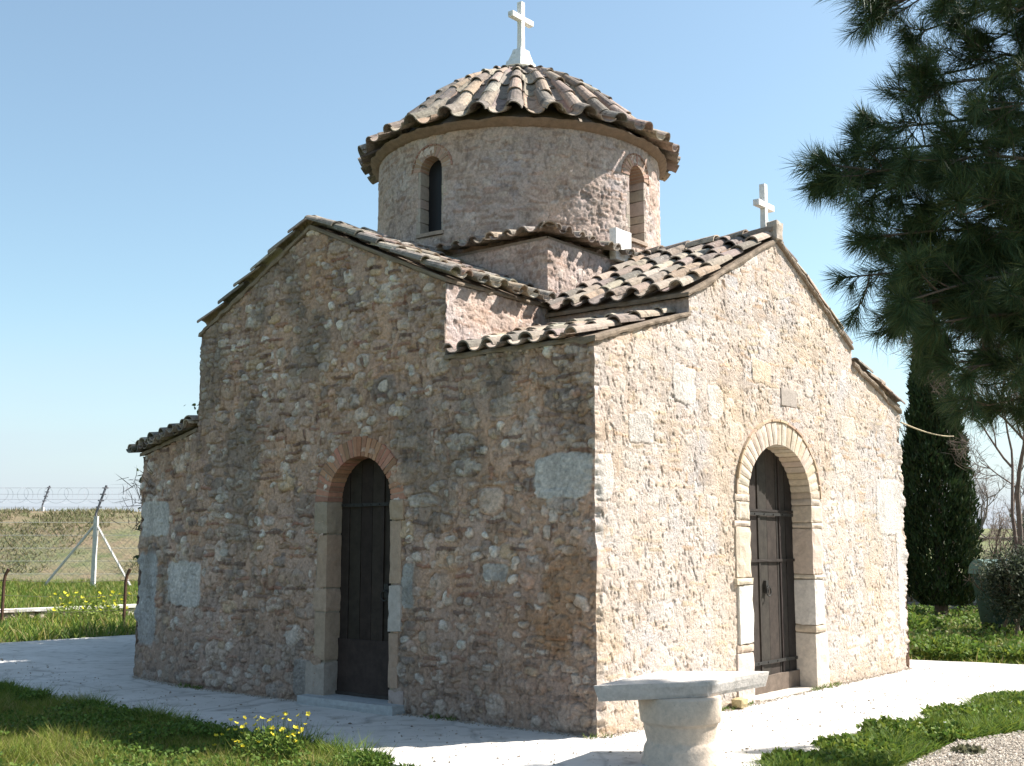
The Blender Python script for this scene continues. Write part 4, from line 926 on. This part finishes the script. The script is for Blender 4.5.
# ------------------------------------------------------------------ left background : wall, fence
mb = MB(); cp = MB(); k = 0
wa = np.array([-19.5, 4.0]); wb = np.array([-18.9, 8.6]); dw = (wb - wa); Lw = np.linalg.norm(dw); dw /= Lw; nw = np.array([dw[1], -dw[0]])
s_ = -6.0
while s_ < Lw:
    ln = rng.uniform(.25, .55); o0 = wa + dw * s_
    def F(P, o0=o0, ln=ln, z0=-.1, z1=.14): 
        q = o0 + dw * (P[:, :1] * ln * .96) + nw * (P[:, 1:2] * .3 - .15); return np.c_[q, z0 + (z1 - z0) * P[:, 2]]
    mb.block(F, n=(4, 3, 3), c=cj([(.45, .33, .26), (.5, .42, .34), (.38, .27, .22)][k % 3], .15), noise=.03, rnd=.04, size=(ln, .3, .2), seed=k); k += 1; s_ += ln
s_ = -6.0
while s_ < Lw:
    ln = rng.uniform(.9, 1.4); o0 = wa + dw * s_
    cp.block(lambda P, o0=o0, ln=ln: np.c_[o0 + dw * (P[:, :1] * ln * .985) + nw * (P[:, 1:2] * .38 - .19), .14 + .07 * P[:, 2]], n=(6, 2, 1), c=cj((.66, .62, .56), .08), noise=.015, rnd=.015, size=(ln, .38, .07), seed=k); k += 1; s_ += ln
lw = mb.build('low_wall', M['stone']); tag(lw, 'low stone kerb wall with pale coping across the grass far left', 'wall'); cp.build('coping', M['marble'], lw)
def rusty(lat, dep, label):
    p = world_at(lat, dep); e = empty('rusty_post', p); mb = MB(); y = R(YAW); rt = np.array([math.sin(y), -math.cos(y)])
    mb.tube([(0, 0, -.1), (0, 0, .85), (rt[0] * .02, rt[1] * .02, 1.0), (rt[0] * .08, rt[1] * .08, 1.13)], .035, 6, (.10, .055, .035)); mb.build('pole', M['metal'], e)
    mb = MB()
    for zz in (.3, .6, .9): mb.tube([(-.05, -.05, zz), (.05, .05, zz)], .008, 4, (.1, .08, .06))
    mb.build('wire_tie', M['metal'], e)
    tag(e, label, 'post', 'rusty fence posts'); return p
def latpx(px, dep): return (px - 512) * dep / FPX * 1.0
rp = [rusty(latpx(11, 24) * 1.0, 24, 'rusty iron post with bent tip standing alone in the grass far left'), rusty(latpx(131, 24), 24, 'rusty iron post half hidden by the left corner of the chapel')]
mb = MB()
for zz in (.3, .6, .9):
    dd = (rp[1] - rp[0]); mb.tube([rp[0] - dd * 1.2 + (0, 0, zz), rp[0] + (0, 0, zz), (rp[0] + rp[1]) / 2 + (0, 0, zz - .04), rp[1] + (0, 0, zz), rp[1] + dd * .5 + (0, 0, zz)], .003, 4, (.2, .17, .15))
tag(mb.build('fence_wire', M['metal']), 'slack thin wires strung between the rusty iron posts', 'wire')
# concrete perimeter fence
FD = 46.0
def fpost(px, braces, label, dep=FD, zb=0):
    p = world_at(latpx(px, dep), dep, zb); e = empty('concrete_post', p); y = R(YAW); rt = np.array([math.sin(y), -math.cos(y), 0]); fw_ = np.array([math.cos(y), math.sin(y), 0])
    c = (.56, .54, .51)
    def orient(lat, z): return rt * lat + np.array([0, 0, z])
    mb = MB(); mb.block(lambda P: rt * (-.075 + .15 * P[:, :1]) + fw_ * (-.09 + .18 * P[:, 1:2]) + np.array([0, 0, 1.]) * (-.1 + 2.85 * P[:, 2:3]), n=(1, 1, 8), c=c, noise=.006, rnd=.015, size=(.18, .18, 2.8)); mb.build('post', M['stone'], e)
    mb = MB(); mb.tube([orient(0, 2.6), orient(-.12 + .1, 2.85), orient(.34, 3.95)], .05, 6, (.16, .15, .17)); 
    for zz, xx in ((3.1, .08), (3.35, .15), (3.6, .22), (3.85, .3)): mb.tube([orient(xx - .12, zz), orient(xx + .12, zz)], .025, 4, (.16, .15, .17))
    mb.build('bracket', M['metal'], e)
    for s2 in braces:
        mb = MB(); mb.tube([orient(0, 2.45), orient(s2, .05)], .05, 4, c); mb.build('brace', M['stone'], e)
    return tag(e, label, 'fence post', 'concrete fence posts')
fpost(99, (-1.9, 1.45), 'white concrete fence post with two slanting braces before the embankment')
fpost(-60, (), 'plain concrete fence post just outside the left picture edge')
fpost(265, (), 'concrete fence post behind the chapel')
fpost(45, (), 'distant fence post beyond the embankment showing only its dark slanting bracket', 66, 1.0)
pA = world_at(latpx(-60, FD), FD); pB = world_at(latpx(300, FD), FD); mb = MB()
for zz in (.5, 1.0, 1.5, 2.0, 2.5): mb.tube([pA + (0, 0, zz), pB + (0, 0, zz)], .009, 4, (.45, .43, .40))
for zz, o_ in ((3.1, .0), (3.4, .05), (3.6, .1), (3.85, .2)): mb.tube([pA + (0, 0, zz), pB + (0, 0, zz)], .006, 4, (.30, .30, .34))
t = np.linspace(0, 1, 900); coil = pA + (pB - pA) * t[:, None] + np.c_[np.zeros(900), np.zeros(900), 3.55 + .30 * np.sin(t * 2 * np.pi * 36)] ; coil[:, 1] += .3 * np.cos(t * 2 * np.pi * 36); coil[:, 0] += .22 * np.sin(t * 2 * np.pi * 36 * .5 + 1)
mb.tube(coil, .0055, 3, (.34, .34, .38))
tag(mb.build('barbed_wire', M['metal']), 'barbed wire coils and strands along the top of the concrete fence', 'barbed wire')
# chain-link mesh below, drawn as crossing thin wires
mb = MB(); d_ = (pB - pA); Lf = np.linalg.norm(d_); d_ = d_ / Lf; segs = []
V = []; Q = []; nn_ = 0
for x0 in np.arange(-2.0, Lf, .28):
    for sg in (1, -1):
        xa, xb2 = x0, x0 + 2.0; 
        if sg < 0: xa, xb2 = xb2, xa
        a_ = pA + d_ * xa + (0, 0, .3); b_ = pA + d_ * xb2 + (0, 0, 2.3); wv = d_ * .0045
        V += [a_ - wv, a_ + wv, b_ + wv, b_ - wv]; Q.append((nn_, nn_ + 1, nn_ + 2, nn_ + 3)); nn_ += 4
mb.add(V, Q, None, (.42, .41, .40)); tag(mb.build('fence_mesh', M['metal']), 'thin diamond wire mesh hung between the concrete fence posts', 'wire mesh')

# ------------------------------------------------------------------ trees
def grow(mb, p, d, L, r, depth, rnd, tips, c, split=(2, 3), kink=.25, up=.1, shrink=.7, seg=5):
    pts = [p]; dd = np.array(d, float); n = 4
    for i in range(n):
        dd = dd + rnd.normal(0, kink, 3) * .5 + np.array([0, 0, up * .3]); dd /= np.linalg.norm(dd); pts.append(pts[-1] + dd * L / n)
    mb.tube(pts, np.linspace(r, r * .62, n + 1), seg if r > .02 else 4 if r > .006 else 3, c, cap=False)
    if depth == 0: tips.append((pts[-1], dd)); return
    for i in range(rnd.integers(*split) + 1):
        k = rnd.integers(2, n + 1); nd = dd + rnd.normal(0, .55, 3) + np.array([0, 0, up]); nd /= np.linalg.norm(nd)
        grow(mb, pts[k], nd, L * shrink * rnd.uniform(.8, 1.15), r * .58, depth - 1, rnd, tips, c, split, kink, up, shrink, seg)
def bare_tree(lat, dep, H, label, seed, c=(.17, .13, .11), depth=5, r=.12, name='bare_tree', z=0, leafy=None, group='bare trees on the right'):
    e = empty(name, world_at(lat, dep, z)); rnd = np.random.default_rng(seed); mb = MB(); tips = []
    grow(mb, np.zeros(3), (rnd.normal(0, .08), rnd.normal(0, .08), 1), H * .38, r, depth, rnd, tips, c, up=.25)
    mb.build('trunk', M['bark'], e, smooth=True)
    tp = np.array([t_[0] for t_ in tips]); n = len(tp) * 5; P = np.repeat(tp, 5, 0) + rnd.normal(0, .05, (n, 3)); D = rnd.normal(size=(n, 3)) + (0, 0, .4); D /= np.linalg.norm(D, axis=1, keepdims=True)
    if leafy: V, Q, T, C = blades(P, D, leafy[1], leafy[2], .3, pal(n, leafy[0]))
    else: V, Q, T, C = blades(P, D, .28, .009, .3, pal(n, [c]))
    mesh_np('crown', V, Q, T, C, M['leaf'], e); return tag(e, label, 'tree', group)
bare_tree(9.6, 22.5, 7.0, 'tall leafless tree rising beside the cypress near the right picture edge', 3, depth=6, r=.075)
bare_tree(13.2, 34, 6.0, 'leafless thin tree half way back on the right beyond the stone wall', 8, depth=5)
bare_tree(17.5, 45, 5.5, 'low leafless tree far back between the cypress and the tall bare tree', 12, depth=5, c=(.24, .20, .18))
bare_tree(19.8, 46, 5, 'greyish far leafless tree to the right of the cypress', 15, depth=5, c=(.24, .20, .18))
for i, (la, de, h_) in enumerate(((11.2, 28, 2.8), (12.6, 30, 2.6), (15.2, 40, 3.0), (17.8, 44, 3.2), (21.5, 48, 3.4))):
    bare_tree(la, de, h_, ['twiggy brown shrub nearest the cypress trunk', 'twiggy brown shrub behind the green waste bin', 'leafless shrub in the field beyond the bin', 'greyish leafless shrub far back in the field', 'farthest leafless shrub at the right picture edge'][i], 30 + i, (.22, .17, .14), 4, .05, 'bare_shrub', group='leafless shrubs on the right')

def round_tree(x, y, H, Rr, label, seed, n=60000):
    e = empty('broadleaf_tree', (x, y, 0)); rnd = np.random.default_rng(seed); mb = MB(); tips = []
    grow(mb, np.zeros(3), (.05, 0, 1), H * .42, .13, 4, rnd, tips, (.15, .12, .09), up=.2); mb.build('trunk', M['bark'], e, smooth=True)
    cl = rnd.normal(0, 1, (70, 3)); cl /= np.linalg.norm(cl, axis=1, keepdims=True); cl *= rnd.random((70, 1)) ** .4; cl = cl * (Rr * .88, Rr * .88, H * .33) + (0, 0, H * .6)
    i = rnd.integers(70, size=n); P = cl[i] + rnd.normal(0, .24, (n, 3)); D = rnd.normal(size=(n, 3)); D /= np.linalg.norm(D, axis=1, keepdims=True)
    V, Q, T, C = blades(P, D, rnd.uniform(.08, .14, n), .05, .2, pal(n, [(.06, .09, .03), (.08, .11, .04), (.045, .07, .025)], .3)); mesh_np('crown', V, Q, T, C, M['leaf'], e)
    return tag(e, label, 'tree')
round_tree(-9.6, 5.0, 5.4, 1.5, 'leafy tree standing close behind the low left bay of the chapel', 51)
round_tree(-8.5, 6.3, 5.4, 1.4, 'leafy tree hidden behind the shaded gable of the chapel', 52)
round_tree(-8.9, 3.2, 3.2, 1.2, 'small leafy tree hard against the back of the low left bay', 54, 30000)
round_tree(-11.2, 7.2, 4.6, 1.6, 'leafy tree standing farthest back behind the left end of the chapel', 53)
bare_tree(-4.6, 15.6, 3.6, 'leafless sapling whose twigs show just above the low left roof', 61, depth=4, r=.04, group='leafless saplings')
def cypress(lat, dep, H, Rm):
    e = empty('cypress_tree', world_at(lat, dep)); mb = MB()
    mb.tube([(0, 0, -.1), (.02, 0, .9), (0, .03, H * .5), (0, 0, H * .9)], [.17, .13, .08, .02], 8, (.12, .09, .07)); mb.build('trunk', M['bark'], e)
    n = 52000; t = rng.random(n) ** .9
    prof = np.interp(t, [0, .04, .15, .35, .6, .85, 1], [.55, .88, 1, .93, .70, .36, .03]) * Rm
    a = rng.uniform(0, 2 * np.pi, n); lump = 1 + .36 * (fbm(a * 1.6, t * 11, 71) * 2) + .26 * fbm(a * 5, t * 34, 72) * 2
    q = np.sqrt(rng.uniform(.35, 1, n)) * prof * lump
    P = np.c_[q * np.cos(a), q * np.sin(a), .22 + t * (H - .2)]
    D = np.c_[np.cos(a) * .45, np.sin(a) * .45, np.ones(n)] + rng.normal(0, .3, (n, 3)); D /= np.linalg.norm(D, axis=1, keepdims=True)
    V, Q, T, C = blades(P, D, rng.uniform(.06, .17, n), .035, .2, pal(n, [(.022, .042, .016), (.03, .055, .02), (.04, .065, .022), (.05, .06, .025)], .3))
    mesh_np('crown', V, Q, T, C, M['needle'], e)
    return tag(e, 'tall dark columnar cypress standing behind the right end of the chapel', 'tree')
cypress(latpx(934, 27.5), 27.5, 7.4, .86)
# olive-like dark bush at right edge
def bush(lat, dep, H, Rr, label, seed, cols, name='evergreen_bush', n=9000, group=None):
    e = empty(name, world_at(lat, dep)); rnd = np.random.default_rng(seed); mb = MB(); tips = []
    for k in range(4): grow(mb, np.array([rnd.normal(0, .12), rnd.normal(0, .12), 0]), (rnd.normal(0, .3), rnd.normal(0, .3), 1), H * .4, .035, 3, rnd, tips, (.16, .13, .1), up=.2)
    mb.build('trunk', M['bark'], e, smooth=True)
    cl = rnd.normal(0, 1, (40, 3)); cl /= np.linalg.norm(cl, axis=1, keepdims=True); cl *= (rnd.random((40, 1)) ** .5); cl = cl * (Rr * .8, Rr * .8, H * .42) + (0, 0, H * .55)
    i = rnd.integers(40, size=n); P = cl[i] + rnd.normal(0, .13 * H / 1.6, (n, 3)); P[:, 2] = np.abs(P[:, 2]); D = rnd.normal(size=(n, 3)); D /= np.linalg.norm(D, axis=1, keepdims=True)
    V, Q, T, C = blades(P, D, rnd.uniform(.05, .10, n), .025, .2, pal(n, cols, .35)); mesh_np('crown', V, Q, T, C, M['leaf'], e)
    return tag(e, label, 'bush', group)
OL = [(.055, .07, .04), (.08, .095, .06), (.04, .055, .03), (.11, .12, .08)]
bush(9.05, 21.2, 1.75, .62, 'dark grey green bush in front of the waste bin', 4, OL, n=8000)
bush(10.1, 22.6, 2.1, .8, 'dark bushy evergreen at the right picture edge behind the bin', 5, OL, n=9000)
# green waste bin with a domed lid
def bin_():
    e = empty('waste_bin', world_at(latpx(1003, 22.6), 22.6)); y = R(YAW); rt = np.array([math.sin(y), -math.cos(y), 0]); fw_ = np.array([math.cos(y), math.sin(y), 0]); uz = np.array([0, 0, 1.])
    fr = lambda a, b, z: rt * a + fw_ * b + uz * z
    mb = MB(); mb.block(lambda P: fr((P[:, :1] - .5) * (.95 + .2 * P[:, 2:3]), (P[:, 1:2] - .5) * (.75 + .2 * P[:, 2:3]), .12 + .93 * P[:, 2:3]), n=(4, 4, 4), c=(.012, .035, .022), noise=.002, rnd=.03, size=(1.1, .9, .9)); mb.build('body', M['metal'], e)
    mb = MB(); a = np.linspace(0, np.pi, 13); V = []
    for sx in (-.6, .6):
        for q in a: V.append(fr(sx, -.5 * math.cos(q), 1.06 + .28 * math.sin(q)))
    V = np.array(V); m = 13; Q = [(i, i + 1, m + i + 1, m + i) for i in range(12)]; T = [(0, i + 1, i) for i in range(1, 12)] + [(m, m + i, m + i + 1) for i in range(1, 12)]
    mb.add(V, Q, T, (.13, .19, .16)); mb.build('lid', M['metal'], e)
    for s1 in (-.4, .4):
        for s2 in (-.32, .32):
            mb = MB(); c0 = fr(s1, s2, .08); mb.tube([c0 - rt * .03, c0 + rt * .03], .08, 12, (.03, .03, .03)); mb.build('wheel', M['metal'], e)
    return tag(e, 'green waste container with a pale domed lid partly hidden by bushes', 'waste bin')
bin_()
# dry stone wall behind the cypress
mb = MB(); k = 0; wa = world_at(9.0, 33)[:2]; wb = world_at(14.5, 27)[:2]; dw = wb - wa; Lw = np.linalg.norm(dw); dw /= Lw; nw = np.array([dw[1], -dw[0]])
for row in range(4):
    s_ = 0
    while s_ < Lw:
        ln = rng.uniform(.25, .6); o0 = wa + dw * s_; z0 = row * .2 - .05
        mb.block(lambda P, o0=o0, ln=ln, z0=z0: np.c_[o0 + dw * (P[:, :1] * ln * .97) + nw * (P[:, 1:2] * .35 - .17), z0 + .2 * P[:, 2]], n=(3, 3, 3), c=cj([(.26, .20, .17), (.32, .29, .26), (.22, .18, .16), (.36, .30, .26)][k % 4], .2), noise=.04, rnd=.05, size=(ln, .35, .2), seed=k); k += 1; s_ += ln
lw = mb.build('dry_stone_wall', M['stone']); tag(lw, 'low dry stone wall running behind the cypress and the bin', 'wall')
mb = MB()
for q in np.arange(0, Lw, 1.3): mb.block(lambda P, q=q: np.c_[wa + dw * (q + P[:, :1] * 1.25) + nw * (P[:, 1:2] * .42 - .21), .76 + .08 * P[:, 2]], n=(6, 2, 1), c=cj((.5, .48, .44), .1), noise=.02, rnd=.02, size=(1.2, .4, .08))
mb.build('coping', M['stone'], lw)
# thin cord from the chapel eave to the cypress
cp0 = np.array([0.02, 7.28, 3.26]); cp1 = world_at(latpx(955, 26.8), 26.8, 4.1)
t = np.linspace(0, 1, 24)[:, None]; pts = cp0 + (cp1 - cp0) * t - np.array([0, 0, .06]) * (4 * t * (1 - t))
mb = MB(); mb.tube(pts, .012, 5, (.42, .34, .22)); tag(mb.build('cord', M['bark']), 'thin tan cord strung from the chapel corner to the cypress', 'cord')

# pine: trunk to the right of the picture, limbs reaching in
def at(px, py, dep):
    y, p = R(YAW), R(PITCH); fw_ = np.array([math.cos(y) * math.cos(p), math.sin(y) * math.cos(p), math.sin(p)]); rt = np.array([math.sin(y), -math.cos(y), 0]); up = np.cross(rt, fw_)
    d = fw_ * FPX + rt * (px - 512) + up * (383 - py); return CAM + d * (dep / (d @ np.array([math.cos(y), math.sin(y), 0])))
base = world_at(5.9, 8.6); pe = empty('pine_tree', base); tag(pe, 'dark long needled pine reaching into the upper right of the picture', 'tree')
mb = MB(); mb.tube([(0, 0, -.1), (.1, .05, 1.5), (.0, .1, 3.5), (.15, .05, 5.5), (.1, .0, 7.6)], [.24, .2, .17, .12, .03], 12, (.14, .11, .085))
prn = np.random.default_rng(21); NP = []; ND = []
def needle_twig(p, d, L, n=95, nl=.18):
    t = prn.random(n) ** .8; b = p + d * (L * t)[:, None]
    r_ = prn.normal(size=(n, 3)); r_ -= (r_ @ d)[:, None] * d; r_ /= np.linalg.norm(r_, axis=1, keepdims=True)
    sp = prn.uniform(.4, 1.5, n)[:, None]; D = d * 1.0 + r_ * sp + np.array([0, 0, -.05]); D /= np.linalg.norm(D, axis=1, keepdims=True)
    NP.append(b); ND.append(D * (nl * prn.uniform(.7, 1.15, n))[:, None])
def limb(h0, tip, r, n_tw, droop=.0, spread=.5, tw=.32):
    A = np.array([.08, .05, h0]); B = np.array(tip) - base; mid = (A + B) / 2 + np.array([0, 0, droop]) + prn.normal(0, .08, 3)
    t = np.linspace(0, 1, 12)[:, None]; pts = (1 - t) ** 2 * A + 2 * t * (1 - t) * mid + t ** 2 * B; pts[1:-1] += prn.normal(0, .02, (10, 3))
    mb.tube(pts, np.linspace(r, .007, 12), 6, (.13, .10, .08))
    for k in range(n_tw):
        q = 1 - .62 * prn.random() ** 1.1 if k > 1 else 1.0; i = min(10.999, q * 11); j = int(i); p = pts[j] + (pts[min(j + 1, 11)] - pts[j]) * (i - j)
        ax = pts[min(j + 1, 11)] - pts[max(j - 1, 0)]; ax /= np.linalg.norm(ax)
        d = ax * .9 + prn.normal(0, spread, 3) + np.array([0, 0, .12]); d /= np.linalg.norm(d)
        L = tw * prn.uniform(.5, 1.4) * (.6 if q > .97 else 1); e_ = p + d * L + prn.normal(0, .02, 3)
        mb.tube([p, (p + e_) / 2 + prn.normal(0, .012, 3), e_], [.007, .005, .003], 4, (.13, .10, .08))
        d2 = e_ - p; d2 /= np.linalg.norm(d2); needle_twig(p + d2 * L * .25, d2, L * .8)
        for z_ in range(2):
            d3 = d2 + prn.normal(0, .55, 3); d3 /= np.linalg.norm(d3); p3 = p + d2 * L * prn.uniform(.3, .9); L3 = L * .6
            mb.tube([p3, p3 + d3 * L3], [.004, .0025], 3, (.13, .10, .08)); needle_twig(p3 + d3 * L3 * .2, d3, L3 * .85, 80)
LIMBS = [(888, 8, 8.0, 6.3), (925, 30, 8.4, 6.2), (954, -5, 7.8, 6.4), (994, 40, 8.6, 6.0), (1019, 10, 7.6, 6.3),
         (925, 92, 8.0, 5.4), (939, 75, 8.5, 5.5), (989, 110, 7.7, 5.3), (832, 165, 7.9, 4.6), (858, 190, 8.3, 4.5), (870, 150, 8.1, 4.9), (890, 128, 8.6, 5.1), (910, 160, 7.6, 4.8),
         (920, 205, 8.2, 4.5), (890, 235, 7.8, 4.2), (870, 275, 8.1, 4.2), (892, 265, 8.6, 4.2), (910, 300, 7.6, 3.9), (929, 250, 8.0, 4.3), (949, 180, 8.8, 4.8), (964, 215, 7.6, 4.6),
         (989, 260, 8.3, 4.2), (1019, 180, 8.9, 4.9), (910, 312, 8.3, 3.8), (925, 302, 7.9, 3.8), (929, 292, 8.5, 4.0), (944, 322, 7.7, 3.7), (974, 302, 8.6, 4.0), (949, 352, 8.2, 3.4), (969, 367, 7.8, 3.3),
         (989, 405, 8.4, 3.0), (1014, 370, 7.9, 3.3), (1014, 410, 8.6, 2.9), (1024, 300, 7.6, 3.9), (1064, 350, 8.4, 3.3), (1074, 200, 8.0, 4.6), (1084, 60, 8.3, 5.7), (1064, 120, 7.8, 5.2), (1004, 330, 9.0, 3.8)]
for (px, py, dep, h0) in LIMBS: limb(h0, at(px, py, dep), .028, 17 if px > 960 else 22 if px > 895 else 20, droop=prn.uniform(-.1, .15))
for k in range(34):
    a = prn.uniform(0, 2 * np.pi); h_ = prn.uniform(2.8, 7.2); q = prn.uniform(.9, 2.0) * (1 if h_ < 6 else .6)
    dv = world_at(0, 0) * 0 + np.array([math.cos(a), math.sin(a), 0]); tipw = base + dv * q + np.array([0, 0, h_ + prn.uniform(0, .5)])
    rel = tipw[:2] - CAM[:2]; y = R(YAW); lat = rel @ np.array([math.sin(y), -math.cos(y)]); dp = rel @ np.array([math.cos(y), math.sin(y)])
    if lat / dp * FPX + 512 < 1075: continue
    limb(h_ - .3, tipw, .03, 12, spread=.6)
mb.build('trunk', M['bark'], pe, smooth=True)
P = np.concatenate(NP); D = np.concatenate(ND); n = len(P); S = np.cross(D, prn.normal(size=(n, 3))); S /= np.linalg.norm(S, axis=1, keepdims=True); wd = .0017
mid = P + D * .5 + prn.normal(0, .002, (n, 3)); V = np.stack([P - S * wd, P + S * wd, mid + S * wd, mid - S * wd, P + D + np.array([0, 0, -.006])], 1).reshape(-1, 3); kk = np.arange(n)[:, None] * 5
mesh_np('crown', V, kk + np.array([[0, 1, 2, 3]]), kk + np.array([[3, 2, 4]]), np.repeat(pal(n, [(.04, .07, .03), (.05, .088, .038), (.06, .098, .04), (.09, .11, .04)], .3), 5, 0), M['needle'], pe)
print('needles', n)
